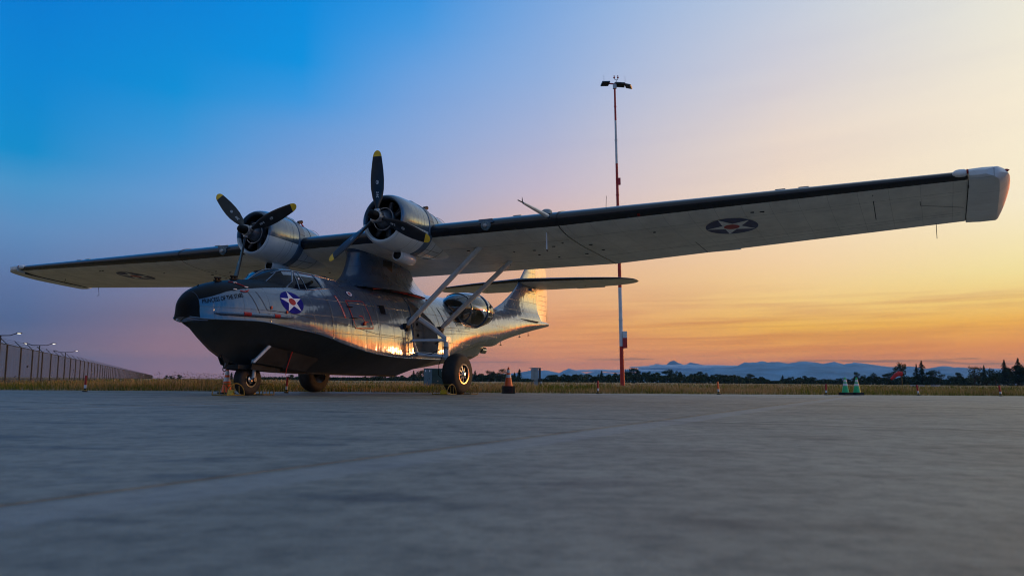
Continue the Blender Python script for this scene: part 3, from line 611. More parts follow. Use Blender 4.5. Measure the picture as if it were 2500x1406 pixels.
# ------------------------------------------------------------------ striped light mast
def mast():
    D = 60.; b = at(1520, 937, D); top = at(1495.5, 205, D).z; e = empty('floodlight_mast', (b.x, b.y, 0), label='tall red and white striped floodlight mast behind the wing', category='light mast')
    Mr = mat('mast_red_paint', (.50, .02, .012), .45, noise_s=3, noise_a=.15, coat=.2); Mw = mat('mast_white_paint', (.62, .66, .68), .45, noise_s=3, noise_a=.1, coat=.2)
    H = top; zs = [0, at(1517, 845, D).z, at(1512, 702, D).z, at(1503, 400, D).z, at(1499, 295, D).z, H]
    cols = [Mr, Mw, Mr, Mw, Mr]
    for k in range(5):
        z0, z1 = zs[k], zs[k+1]; r = lambda z: .165 - .095*z/H
        MB().tube([(0, 0, z0), (0, 0, z1)], [r(z0), r(z1)], 16).build('pole_section', cols[k], e)
    for z in (4.9, 9.6, 14.2, 18.4, 21.): MB().tube([(0, 0, z), (0, 0, z+.08)], .19-.10*z/H, 14).build('collar', cols[[k for k in range(5) if zs[k] <= z < zs[k+1]][0]], e)
    zb0, zbm, zb1 = at(1521, 850, D).z, at(1521, 825, D).z, at(1521, 809, D).z
    MB().box((.24, -.06, (zb0+zbm)/2), (.30, .34, zbm-zb0-.004)).build('control_box', Mr, e, smooth=0)
    MB().box((.24, -.06, (zbm+zb1)/2), (.30, .34, zb1-zbm)).build('control_box', Mw, e, smooth=0)
    MB().box((.13, -.1, 15.25), (.2, .22, .5)).build('junction_box', Mr, e, smooth=0)
    a = .12
    ca = MB().box((.03, 0, 0), (1.78, .09, .09)).build('crossarm', Mr, e, smooth=0); ca.location = (0, 0, H-.02); ca.rotation_euler = (0, R(5.5), 0)
    MB().box((0, -.02, H-.22), (.26, .26, .34)).build('mast_head', Mw, e, smooth=0)
    for x, w_, rz, ry, dz in ((-.72, .60, .2, R(-5), -.12), (.42, .66, -.1, R(6), -.22), (1.02, .50, -.45, R(20), -.34)):
        l = MB().box((0, 0, 0), (w_, .55, .1)).box((0, 0, .07), (w_*.6, .3, .08)).build('floodlight', M_dsteel, e, smooth=0); l.location = (x, -.1, H+dz+.1); l.rotation_euler = (R(-14), ry, rz)
        MB().box((0, 0, -.055), (w_*.85, .42, .012)).build('floodlight_glass', M_cglass, l, smooth=0)
        MB().tube([(x, 0, H-.05-x*.096), (x, -.1, H+dz+.16)], .03, 6).build('bracket', M_dsteel, e)
    for x, L in ((-.80, .62), (.80, .70)): MB().tube([(x, 0, H-.02-x*.096), (x, 0, H-.02-x*.096+L)], .010, 5).build('whip_antenna', M_dsteel, e)
    MB().tube([(.02, 0, H+.02), (.15, 0, H+.12)], .07, 8).tube([(.13, 0, H+.1), (.13, 0, H+.32)], .02, 6).tube([(-.02, 0, H+.44), (.03, 0, H+.33), (.13, 0, H+.3), (.23, 0, H+.31), (.26, 0, H+.42)], .02, 6).build('lamp_bracket', M_dsteel, e)
    for x in (-.02, .26): MB().lathe([(0, .03), (.04, .07), (.10, .07), (.13, .035), (.25, .03), (.26, .001)], (x, 0, H+.41), (0, 0, 1), 10, caps=True).build('obstruction_light', M_red, e)
    MB().tube([(0, 0, -.1), (0, 0, .12)], .3, 16).build('base_plate', M_con, e)
    e.rotation_euler = (0, R(-1.1), 0)                 # the mast stands a little out of true
mast()

# ------------------------------------------------------------------ cabinet, container, windsock, far markers
M_cab = mat('grey_cabinet_paint', (.34, .38, .38), .5, .2, noise_s=4, noise_a=.12); M_grn = mat('green_container_paint', (.02, .05, .043), .55, noise_s=2, noise_a=.25)
def cabinet():
    D = 47.; e = empty('electrical_cabinet', at(1308, 938, D), label='grey electrical cabinet on steel legs standing in the grass left of the mast', category='cabinet'); e.location.z = 0
    MB().box((-.06, 0, .80), (.36, .34, .66)).build('cabinet_body', M_cab, e, smooth=0)
    MB().box((-.2, -.18, .80), (.17, .02, .60)).build('cabinet_door', M_cab, e, smooth=0)
    MB().box((.0, -.185, .78), (.15, .03, .64)).build('cabinet_door', M_cab, e, smooth=0)
    MB().lathe([(0, .05), (.04, .05), (.05, .001)], (-.04, -.20, 1.03), (0, -1, 0), 14).build('meter', M_steel, e)
    MB().box((.22, .02, .80), (.12, .3, .68)).build('side_cabinet', M_dsteel, e, smooth=0)
    MB().box((-.03, 0, 1.15), (.66, .4, .035)).build('roof', M_cab, e, smooth=0)
    MB().box((.0, -.02, .28), (.22, .2, .5)).build('cable_trunk', M_cab, e, smooth=0)
    for x in (-.22, .14, .25): MB().box((x, 0, .24), (.05, .05, .52)).build('leg', M_dsteel, e, smooth=0)
    MB().box((.3, -.1, .34), (.05, .05, .1)).build('socket', M_wht, e, smooth=0)
cabinet()
def container():
    D = 52.; a = at(1034, 938, D); b = at(1092, 938, D); h = at(1050, 900, D).z; cx = (a.x+b.x)/2; w_ = b.x-a.x
    e = empty('green_container', (cx, D, 0), label='dark green metal container seen under the hull behind the near main wheel', category='container')
    MB().box((0, .6, h/2), (w_, 1.2, h)).build('body', M_grn, e, smooth=0)
    MB().box((-w_*.32, -.02, h/2), (w_*.34, .03, h*.94)).build('door', mat('blue_grey_door_paint', (.10, .16, .19), .5, noise_s=3, noise_a=.15), e, smooth=0)
    MB().box((-w_*.24, -.05, h*.45), (.03, .03, .1)).build('door_handle', M_dsteel, e, smooth=0)
    MB().box((0, .6, h+.015), (w_+.04, 1.24, .03)).build('roof', M_cab, e, smooth=0)
    for x in (-.42, -.25): MB().box((x*w_, -.045, h*.88), (.06, .015, .12)).build('notice', M_wht, e, smooth=0)
    MB().box((w_*.28, -.012, h*.9), (.09, .02, .07)).build('notice', M_wht, e, smooth=0)
container()
def windsock():
    D = 115.; p = at(2203, 941, D); e = empty('windsock', (p.x, p.y, 0), label='drooping red windsock on a thin pole in front of the right-hand trees', category='windsock')
    t = at(2202.5, 905, D).z
    MB().tube([(0, 0, 0), (0, 0, t)], [.04, .03], 8).build('pole', M_ytrim, e)
    k = D/2001; pts = [(0, 912.5), (-8, 912), (-15, 915.5), (-21, 921), (-26.5, 925.5)]; r = [.34, .36, .3, .24, .17]
    MB().tube([(x*k, 0, at(2203, v, D).z) for x, v in pts], [q*.95 for q in r], 14, caps=False).build('sock', mat('faded_red_fabric', (.55, .03, .03), .8, noise_s=3, noise_a=.2), e)
windsock()
for (u, w_, lab) in ((2240, 2.0, 'long low pinkish board lying in the grass right of the windsock'), (2284, 1.35, 'short low white board in the grass right of the windsock')):
    D = 118.; p = at(u, 941, D); MB().box((0, 0, .22), (w_, .1, .16)).build('ground_board', mat('faded_white_board', (.45, .42, .42), .6, noise_s=3, noise_a=.2), None, smooth=0, label=lab, category='board').location = (p.x, p.y, 0)

# ------------------------------------------------------------------ cones and marker posts
M_or = mat('orange_cone_plastic', (1.0, .13, .012), .45, noise_s=12, noise_a=.1, coat=.2); M_ref = mat('white_reflective_band', (.62, .64, .66), .35, noise_s=30, noise_a=.1); M_base = mat('black_rubber_base', (.016, .015, .015), .8, noise_s=20, noise_a=.3)
M_gcone = mat('green_cone_plastic', (.03, .50, .17), .45, noise_s=12, noise_a=.1)
def cone(x, y, label, body, h=.70, stack=0, group=None, bh=.04, s=1., cap=None, lean=0.):
    e = empty('traffic_cone', (x, y, 0), (0, lean, random.uniform(0, 1.)), label=label, category='traffic cone')
    if group: e['group'] = group
    z0 = 0.
    def rr(t): return (.135-.108*t)*s
    if stack:
        for k in range(stack):
            z = k*.030; MB().box((0, 0, z+.014), (.36-.004*(k % 3), .36-.003*(k % 2), .026), 0, random.uniform(-.05, .05)).build('rubber_base', M_base, e, smooth=0)
            MB().lathe([(0, .15), (.03, .143)], (0, 0, z+.0), (0, 0, 1), 16).build('nested_rim', body, e)
        z0 = stack*.030
    else: MB().box((0, 0, bh/2+.002), (.36*s, .36*s, bh)).build('rubber_base', M_base, e, smooth=0); z0 = bh
    H = h-z0 if not stack else h
    segs = [(0, .44, body), (.44, .60, M_ref), (.60, .69, body), (.69, .85, M_ref), (.85, 1., cap or body)]
    for k, (a, b, m) in enumerate(segs):
        pr = [(z0+H*a, rr(a)+(.002 if m is M_ref else 0)), (z0+H*b, rr(b)+(.002 if m is M_ref else 0))]
        if k == 4: pr += [(z0+H*1.004, rr(1)*.6), (z0+H*1.004, .002)]
        MB().lathe(pr, (0, 0, 0), (0, 0, 1), 24).build('reflective_band' if m is M_ref else 'cone_body', m, e)
cone(-7.58, 22.0, 'orange traffic cone with two white bands beside the nose wheel', M_or, .70)
cone(-.09, 26.6, 'orange traffic cone on a tall pile of black bases right of the near main wheel', M_or, .60, stack=8)
cone(11.72, 28.95, 'left one of the two green cones at the apron edge', M_gcone, .62, group='green cones at the apron edge', bh=.09, s=.92)
cone(12.16, 29.05, 'right one of the two green cones, with a yellow and red stripe down its side', M_gcone, .62, group='green cones at the apron edge', bh=.09, s=.92)
st = [o for o in COL.objects if o.name.startswith('traffic_cone')][-1]
for j, (m, a0) in enumerate(((mat('yellow_reflector', (.7, .6, .05), .4), -.55), (M_or, -.25))):
    q = MB()
    rings = [[(math.cos(a)*r_, math.sin(a)*r_, z) for a in (a0-.15, a0, a0+.15)] for z, r_ in ((.1, .127), (.6, .034))]
    q.loft(rings, False, False).build('side_stripe', m, st, smooth=0).rotation_euler = (0, 0, -st.rotation_euler.z)
MARK = [(207, 956, 'red and white marker post furthest left, in front of the fence', .02), (699, 959, 'red and white marker post between the nose wheel and the far main wheel', .03), (1460, 961, 'red and white marker post just left of the striped mast', 0.), (1755, 962.5, 'orange and white marker post leaning slightly, first right of the mast', -.07), (2017, 964, 'thin red and white marker post left of the green cones', .03), (2243, 965, 'leaning red and white marker post right of the windsock', -.14), (2444, 966.5, 'red and white marker post at the right edge, leaning', -.13)]
for u, v, lab, ln in MARK:
    d = ray(u, v); k = -CAMH/d[2]; x, y = d[0]*k, d[1]*k
    e = empty('marker_post', (x, y, 0), (0, ln, 0), label=lab, category='marker post', group='marker posts along the apron edge')
    red = M_or if u == 1755 else mat('marker_red_plastic', (.42, .015, .012), .5, noise_s=9, noise_a=.15)
    H = .46 if u < 800 else (.43 if u < 1900 else .38)
    MB().tube([(0, 0, .002), (0, 0, .03)], [.075, .065], 12).build('rubber_base', M_base, e)
    MB().tube([(0, 0, .03), (0, 0, .055)], [.06, .045], 12).build('yellow_ring', M_ytrim, e)
    MB().tube([(0, 0, .05), (0, 0, H*.22)], .028, 12).build('black_sleeve', M_base, e)
    MB().tube([(0, 0, H*.22), (0, 0, H*.42)], .034, 12).build('white_band', M_ref, e)
    MB().tube([(0, 0, H*.42), (0, 0, H*.96), (0, 0, H)], [.032, .032, .024], 12).build('post', red, e)

# ================================================================== THE FLYING BOAT
PSI = R(62.6115)
AC = empty('flying_boat', (-7.4705, 18.1025, .0264), (-.0047, .0044, PSI), label='large grey twin-engined flying boat with black hull bottom and star insignia parked on the apron', category='aircraft')
def part(mb, name, mats, parent=None, smooth=35, **k): return mb.build(name, mats, parent or AC, smooth=smooth, ac=True, **k)
def I(tab):
    def f(x):
        if x <= tab[0][0]: return tab[0][1]
        for (a, b), (c, d) in zip(tab, tab[1:]):
            if x <= c: return b+(d-b)*(x-a)/(c-a)
        return tab[-1][1]
    return f
def IS(tab):                                               # smooth (monotone-ish cubic) interpolation
    xs = [t[0] for t in tab]; ys = [t[1] for t in tab]; n = len(xs)
    dl = [(ys[i+1]-ys[i])/(xs[i+1]-xs[i]) for i in range(n-1)]
    ms_ = [dl[0]] + [0 if dl[i-1]*dl[i] <= 0 else 2*dl[i-1]*dl[i]/(dl[i-1]+dl[i]) for i in range(1, n-1)] + [dl[-1]]
    def f(x):
        if x <= xs[0]: return ys[0]
        if x >= xs[-1]: return ys[-1]
        for i in range(n-1):
            if x <= xs[i+1]:
                h = xs[i+1]-xs[i]; t = (x-xs[i])/h
                return (2*t**3-3*t**2+1)*ys[i]+(t**3-2*t**2+t)*h*ms_[i]+(-2*t**3+3*t**2)*ys[i+1]+(t**3-t**2)*h*ms_[i+1]
    return f
zt = IS([(.16, 1.98), (.17, 2.07), (.20, 2.15), (.30, 2.27), (.42, 2.37), (.6, 2.465), (.85, 2.565), (1.17, 2.65), (1.8, 2.76), (2.15, 2.80), (3, 2.88), (3.8, 3.02), (4.6, 3.09), (5.5, 3.12), (9, 3.18), (11, 3.2), (13, 3.18), (15, 3.16), (17, 3.1), (19.65, 2.95)])
w = IS([(.16, .0), (.17, .12), (.20, .21), (.30, .33), (.42, .42), (.6, .54), (1, .76), (1.5, .95), (2, 1.11), (3, 1.34), (4.5, 1.5), (6, 1.55), (9, 1.55), (10, 1.5), (11, 1.38), (12, 1.2), (13, 1.0), (14, .8), (15, .63), (17, .38), (19.3, .14), (19.65, .06)])
zm = IS([(.16, 1.93), (.6, 1.82), (1.2, 1.77), (2, 1.69), (3, 1.57), (4.2, 1.36), (5.4, 1.17), (6.7, 1.11), (8.7, 1.14), (9.6, 1.32), (10.5, 1.56), (11.4, 1.74), (12.5, 1.90), (13.5, 2.04), (15, 2.26), (17, 2.62), (19.65, 2.9)])
zl = IS([(0, 1.80), (.1, 1.75), (.5, 1.70), (1.5, 1.71), (2.4, 1.6), (3.2, 1.5), (4.2, 1.27), (5.4, 1.08), (6.7, 1.02), (8.7, 1.03), (9.6, 1.16), (10.4, 1.36), (11.2, 1.50), (12.2, 1.60), (13.3, 1.66), (14.45, 1.91), (17.18, 2.42), (19.65, 2.82)])
bc = IS([(.15, .0), (.2, .24), (.3, .36), (.6, .56), (1, .77), (1.5, .96), (2, 1.11), (3, 1.32), (4.2, 1.47), (5.4, 1.53), (6.7, 1.54), (8.7, 1.52), (9.6, 1.40), (11, 1.14), (12.2, .92), (13.3, .72), (15, .42), (17, .25), (19.65, .04)])
NS = 2.25
def HY(x, z):                                              # half breadth of the upper hull at station x, height z
    if z >= zm(x):
        q = min(1., (z-zm(x))/(zt(x)-zm(x))); return w(x)*(1-q**NS)**(1/NS)
    q = (zm(x)-z)/max(.01, zm(x)-zl(x)); q = min(1., q); return w(x)+(bc(x)-w(x))*q**1.3
def hring(x):
    P = []
    K = 16
    for k in range(K+1):                                   # chine -> max breadth -> crown, port side
        if k <= 6:
            z = zl(x)+(zm(x)-zl(x))*k/6; P.append((x, HY(x, z), z))
        else:
            a = (k-6)/(K-6)*math.pi/2; z = zm(x)+(zt(x)-zm(x))*math.sin(a)**(2/NS); P.append((x, w(x)*max(0, math.cos(a))**(2/NS), z))
    Q = [(x, -y, z) for _, y, z in P[:-1]][::-1]
    B = [(x, -bc(x)*t, zl(x)-.0*t) for t in (.66, .33, 0, -.33, -.66)]
    return P+Q+B
def fr(a, b, n): return [a+(b-a)*i/n for i in range(n+1)]
sta = [.36, .40, .45, .53, .62]+fr(.7, 8, 42)+fr(8.1, 13.4, 36)+fr(13.6, 19.65, 28)
hm_ = MB(); hm_.loft([hring(x) for x in sta])
hull = part(hm_, 'fuselage', [M_hull, M_well, M_dark], smooth=40)
# radome: the rounded black nose
nb = MB(); nb.loft([hring(x) for x in (.1603, .163, .167, .174, .185, .20, .22, .25, .28, .32, .357)])
part(nb, 'radome', M_black, smooth=60)

# recesses cut into the fuselage (wheel wells and blister wells)
def cutter(mb, mi):
    o = mb.build('cutter', [M_hull, M_well, M_dark], AC, smooth=0, ac=True)
    for p in o.data.polygons: p.material_index = mi
    return o
wellpoly = [(7.16, 1.20), (8.36, 1.20), (8.43, 1.5), (8.43, 1.85), (8.37, 2.05), (8.22, 2.22), (8.0, 2.38), (7.80, 2.52), (7.62, 2.68), (7.48, 2.82), (7.40, 2.82), (7.33, 2.5), (7.20, 2.2), (7.13, 1.9), (7.12, 1.5)]
cuts = []
for s in (1, -1):
    c = MB(); n = len(wellpoly); c.v = [(x, s*1.0, z) for x, z in wellpoly]+[(x, s*2.2, z) for x, z in wellpoly]
    c.f = [tuple(range(n)), tuple(range(n, 2*n))[::-1]]+[(i, n+i, n+(i+1) % n, (i+1) % n) for i in range(n)]; c.m = [0]*len(c.f); cuts.append(cutter(c, 1))
BL = ((11.0, 1.02, 2.74), (1.32, .72, .60))
def ellips(c, r, n=20, k=12, s=1, a0=0., a1=math.pi):
    mb = MB(); rings = []
    for i in range(n+1):
        a = math.pi*i/n; x = -math.cos(a); q = max(.002, math.sin(a)); rings.append([(c[0]+r[0]*x, s*(c[1]+r[1]*q*math.cos(b)), c[2]+r[2]*q*math.sin(b)) for b in [2*math.pi*j/(2*k) for j in range(2*k)]])
    mb.loft(rings); return mb
for s in (1, -1): cuts.append(cutter(ellips((BL[0][0], BL[0][1]-.06, BL[0][2]-.03), (1.22, .64, .53), s=s), 2))
for c in cuts:
    m = hull.modifiers.new('cut', 'BOOLEAN'); m.operation = 'DIFFERENCE'; m.object = c; m.solver = 'EXACT'
    try: m.material_mode = 'TRANSFER'
    except Exception: pass
bpy.context.view_layer.update()
dg = bpy.context.evaluated_depsgraph_get(); me = bpy.data.meshes.new_from_object(hull.evaluated_get(dg))
hull.modifiers.clear(); hull.data = me
me.materials.clear()
for m in (M_hull, M_well, M_dark): me.materials.append(m)
for p in me.polygons:
    c = p.center; x_, y_, z_ = c.x, abs(c.y), c.z
    if 7.0 < x_ < 8.5 and z_ < 2.9 and y_ > .9 and HY(x_, z_)-y_ > .03: p.material_index = 1; p.use_smooth = False
    elif 9.7 < x_ < 12.3 and HY(x_, min(z_, zt(x_)-.001))-y_ > .04 and 2.1 < z_ < 3.12 and y_ > .2: p.material_index = 2
for c in cuts: bpy.data.objects.remove(c)

# black planing bottom: forebody to the step, then afterbody
zk = IS([(.17, 1.64), (.35, 1.58), (.66, 1.33), (1.15, .98), (1.6, .80), (2.46, .60), (3.6, .56), (8.4, .53)])
def bring(x, k_, c_, b_, p_, n=9):
    P = []
    for i in range(n+1):
        t = i/n; P.append((x, b_*t, k_+(c_-k_)*t**p_))
    top = [(x, b_*t, c_+.0) for t in (.6, .2)]
    return P+top+[(q[0], -q[1], q[2]) for q in (P[1:]+top)[::-1]]
fb = []
for x in fr(.17, 8.4, 46):
    p_ = I([(.14, .9), (.8, .62), (2, .68), (4, .85), (6, 1.)])(x)
    fb.append(bring(x, zk(x), zl(x)-.004, bc(x)+.012, p_))
part(MB().loft(fb), 'hull_bottom', M_bottom, smooth=30)
ab = []
for x, k_, c_, b_ in ((8.3, .66, 1.06, 1.50), (9.0, .72, 1.10, 1.42), (10, .84, 1.15, 1.24), (11, .97, 1.20, 1.0), (12, 1.10, 1.26, .72), (12.7, 1.15, 1.31, .48), (13.05, 1.20, 1.34, .30), (13.25, 1.30, 1.36, .10)):
    ab.append(bring(x, k_, c_, b_, 1.))
part(MB().loft(ab), 'afterbody_bottom', mat('grey_afterbody_paint', (.11, .115, .11), .5, noise_s=3, noise_a=.25, coat=.2), smooth=30)
# the skeg wall between afterbody planing bottom and boom
wl_ = []
for x, z0, z1, b0, b1 in ((8.4, 1.04, 1.06, 1.50, 1.51), (9.4, 1.10, 1.2, 1.32, 1.40), (10.4, 1.165, 1.42, 1.10, 1.20), (11.2, 1.21, 1.56, .92, 1.06), (12.2, 1.27, 1.66, .64, .88), (12.9, 1.33, 1.72, .38, .66), (13.3, 1.37, 1.76, .14, .40), (13.45, 1.42, 1.78, .04, .18)):
    wl_.append([(x, b0, z0), (x, (b0+b1)/2+.01, (z0+z1)/2), (x, b1, z1), (x, -b1, z1), (x, -(b0+b1)/2-.01, (z0+z1)/2), (x, -b0, z0)])
part(MB().loft(wl_), 'afterbody_side', M_hull, smooth=30)
# spray chine rail with rivets, keel strip
for s in (1, -1):
    part(MB().tube([(x, s*(bc(x)+.015), zl(x)-.002) for x in fr(.20, 8.6, 60)], .016, 6), 'chine_rail', M_hull)
part(MB().tube([(x, 0, zk(x)-.008) for x in fr(.24, 8.4, 40)], .02, 6), 'keel_strip', M_dsteel)
lip = MB()
lip.loft([[(x, yy, zz) for yy, zz in ((b_, 1.735), (b_, 1.66), (b_*.5, 1.62), (-b_*.5, 1.62), (-b_, 1.66), (-b_, 1.735))] for x, b_ in ((.19, .08), (.22, .20), (.32, .32), (.52, .47))])
part(lip, 'bow_bumper', M_hull)

# ---- things laid on the skin
def slab(c, th, n=(0, 1, 0)):
    n = Vector(n)*th/2; v = [Vector(p)+n for p in c]+[Vector(p)-n for p in c]; return MB().add(v, [(0, 1, 2, 3), (7, 6, 5, 4), (0, 4, 5, 1), (1, 5, 6, 2), (2, 6, 7, 3), (3, 7, 4, 0)])
def on(x, z, off=.004, s=1):                                # point on the skin
    y = HY(x, z); dz = .02; n = Vector((0, 1, -(HY(x, z+dz)-HY(x, z-dz))/(2*dz))); n.x = -(HY(x+.03, z)-HY(x-.03, z))/.06; n.normalize()
    return (x+n.x*off, s*(y+n.y*off), z+n.z*off)
def decal(polys, mats, name, cx, cz, s=1, off=.004, parent=None, step=.06):
    """polys: list of (2-D outline in skin coordinates (along x, along girth), material, offset)"""
    for k, (poly, m, o_) in enumerate(polys):
        pts = [Vector((a, b, 0)) for a, b in poly]
        bm = bmesh.new(); vs = [bm.verts.new(p) for p in pts]; bm.faces.new(vs)
        bmesh.ops.triangulate(bm, faces=bm.faces)
        for _ in range(3):
            ed = [e for e in bm.edges if e.calc_length() > step]
            if not ed: break
            bmesh.ops.subdivide_edges(bm, edges=ed, cuts=1); bmesh.ops.triangulate(bm, faces=[f for f in bm.faces if len(f.verts) > 3])
        mb = MB(); mb.v = [on(cx+v.co.x, girth(cx, cz, v.co.y), off+o_, s) for v in bm.verts]; mb.f = [tuple(v.index for v in f.verts) for f in bm.faces]; mb.m = [0]*len(mb.f); bm.free()
        yield mb, m
def girth(x, z0, g):                                        # height reached after going g metres round the section from z0
    z = z0; n = max(1, int(abs(g)/.02)); st_ = g/n
    for _ in range(n):
        d = (HY(x, z+.01)-HY(x, z-.01))/.02; z += st_/math.sqrt(1+d*d)
    return z
def star_polys(r, mb_, mw, mr, rot=0.):
    circ = [(r*math.cos(a), r*math.sin(a)) for a in [2*math.pi*i/48 for i in range(48)]]
    st_ = []
    for i in range(10):
        a = math.pi/2+rot+math.pi*i/5; q = r if i % 2 == 0 else r*.382; st_.append((q*math.cos(a)*.99, q*math.sin(a)*.99))
    red = [(r*.30*math.cos(a), r*.30*math.sin(a)) for a in [2*math.pi*i/28 for i in range(28)]]
    return [(circ, mb_, 0.), (st_, mw, .003), (red, mr, .006)]
for s in (1,):
    first = None
    for (mb, m), nm in zip(decal(star_polys(.315, M_blue, M_wht, M_red, R(4)), None, 's', 2.50, 2.24, s), ('insignia', 'star', 'red_disc')):
        o = part(mb, nm, m, parent=first, smooth=60)
        if nm == 'insignia': first = o
# lettering -----------------------------------------------------------------
def text_polys(txt, size):
    cu = bpy.data.curves.new('t', 'FONT'); cu.body = txt; cu.size = size; cu.resolution_u = 2; cu.align_x = 'LEFT'; cu.fill_mode = 'FRONT'; cu.offset = size*.012
    ob = bpy.data.objects.new('t', cu); COL.objects.link(ob); bpy.context.view_layer.update()
    me = bpy.data.meshes.new_from_object(ob.evaluated_get(bpy.context.evaluated_depsgraph_get())); bpy.data.objects.remove(ob)
    v = [tuple(p.co[:2]) for p in me.vertices]; f = [tuple(p.vertices) for p in me.polygons]; return v, f
def text_on_skin(txt, size, fn, name, m, parent=None, sx=1.):
    v, f = text_polys(txt, size); mb = MB(); mb.v = [fn(a*sx, b) for a, b in v]; mb.f = f; mb.m = [0]*len(f); return part(mb, name, m, parent, smooth=0, fix=False)
# ship's name along the curve under the anti-glare panel
def name_fn(a, b):
    x = .41+a; z0 = I([(.4, 2.03), (.8, 2.135), (1.3, 2.26)])(x); return on(x, z0+b*.93+.0, .005)
v_, _f = text_polys('PRINCESS OF THE STARS', .150); wid = max(a for a, b in v_)
text_on_skin('PRINCESS OF THE STARS', .150, name_fn, 'lettering', M_text, sx=.86/wid)
# anti-glare panel
ag = MB(); rows = []
agz = I([(.62, 2.23), (.94, 2.37), (1.38, 2.47), (1.95, 2.555), (2.62, 2.62)])
agz0 = I([(.36, 2.13), (.62, 2.22), (.94, 2.36), (1.38, 2.47), (1.95, 2.555), (2.62, 2.62)])
for x in fr(.361, 2.62, 32):
    r_ = []
    z0 = agz0(x); yk = HY(x, z0); a0 = math.atan2((z0-zm(x)), yk)
    for k in range(25):
        t = k/24; z1 = zt(x)
        q0 = ((z0-zm(x))/(z1-zm(x))); ang0 = math.asin(min(1, max(0, q0))**(NS/2)); a = ang0+(math.pi-2*ang0)*t
        zz = zm(x)+(z1-zm(x))*abs(math.sin(a))**(2/NS); yy = w(x)*abs(math.cos(a))**(2/NS)*(1 if a < math.pi/2 else -1)
        r_.append((x, yy*1.004+(.002 if yy > 0 else -.002), zz+.005))
    rows.append(r_)
ag.loft(rows, False, False); part(ag, 'antiglare_panel', M_glare, smooth=60)
# PROPELLER warning strip, letters reading downwards
def strip_fn(a, b, cx, cz, lean):
    return None
pol = MB(); ZT, ZB = 2.54, 1.965
def sx_(z): return 4.05+.12*(ZT-z)/(ZT-ZB)
rows = [[on(sx_(z)+dx, z, .004) for dx in (-.032, 0, .032)] for z in fr(ZB, ZT, 12)]
strip = part(pol.loft(rows, False, False), 'warning_strip', M_red)
for k, ch in enumerate('PROPELLER'):
    zc_ = ZT-.05-k*(ZT-ZB-.06)/9
    text_on_skin(ch, .066, lambda a, b, zc_=zc_: on(sx_(zc_)-.022+a, zc_-.02+b*.95, .008), 'letter', M_wht, strip)
# oval with a red maple leaf
ov = [(.105*math.cos(a), .085*math.sin(a)) for a in [2*math.pi*i/28 for i in range(28)]]
leaf = [(0, .060), (.012, .034), (.030, .042), (.024, .012), (.050, .024), (.046, .004), (.056, -.004), (.026, -.028), (.030, -.040), (.004, -.034), (.004, -.060), (-.004, -.060), (-.004, -.034), (-.030, -.040), (-.026, -.028), (-.056, -.004), (-.046, .004), (-.050, .024), (-.024, .012), (-.030, .042), (-.012, .034)]
f0 = None
for (mb, m), nm in zip(decal([([(a*1.14, b*1.14) for a, b in ov], M_blue, 0), (ov, M_wht, .003), (leaf, M_red, .006)], None, '', 4.72, 2.665), ('badge', 'badge_oval', 'maple_leaf')):
    o = part(mb, nm, m, parent=f0, smooth=60); f0 = f0 or o
# cabin door outlined in red, hinges, handle
def band(pts, wd_, m, name, off=.006, parent=None, s=1, close=False):
    mb = MB()
    for (x0, z0), (x1, z1) in zip(pts, pts[1:]+([pts[0]] if close else [])):
        n = max(2, int(math.hypot(x1-x0, z1-z0)/.05)); nx, nz = -(z1-z0), (x1-x0); L = math.hypot(nx, nz); nx, nz = nx/L*wd_/2, nz/L*wd_/2
        mb.loft([[on(x0+(x1-x0)*t-nx, z0+(z1-z0)*t-nz, off, s), on(x0+(x1-x0)*t+nx, z0+(z1-z0)*t+nz, off, s)] for t in fr(0, 1, n)], False, False)
    return part(mb, name, m, parent, smooth=60)
dz0, dz1 = 1.78, 2.47
rows = [[on(x, z, .012) for z in fr(dz0, dz1, 12)] for x in fr(4.42, 5.14, 8)]
door = part(MB().loft(rows, False, False), 'cabin_door', M_hull, smooth=60)
band([(4.36, 2.44), (4.42, 2.10), (4.52, 1.72)], .022, M_red, 'door_outline', .014, door)
band([(5.10, 2.48), (5.18, 2.15), (5.26, 1.78)], .022, M_red, 'door_outline', .014, door)
band([(4.36, 2.44), (5.10, 2.48)], .020, M_red, 'door_outline', .014, door)
band([(4.52, 1.72), (5.26, 1.76)], .030, mat('orange_red_paint', (.62, .07, .02), .45), 'door_outline', .014, door)
for x, z in ((4.42, 2.27), (4.50, 1.98)): part(MB().tube([on(x-.11, z, .03), on(x+.11, z, .03)], .014, 6), 'hinge', M_black, door)
hx, hz_ = 4.86, 1.86
p = Vector(on(hx, hz_, .02)); part(MB().lathe([(0, .045), (.05, .045), (.055, .02)], p, (0, 1, 0), 16, caps=True), 'door_handle', M_red, door)
band([(hx-.14, hz_+.20), (hx, hz_+.19), (hx+.05, hz_+.06), (hx+.2, hz_+.05)], .022, M_redflag, 'handle_ribbon', .02, door)
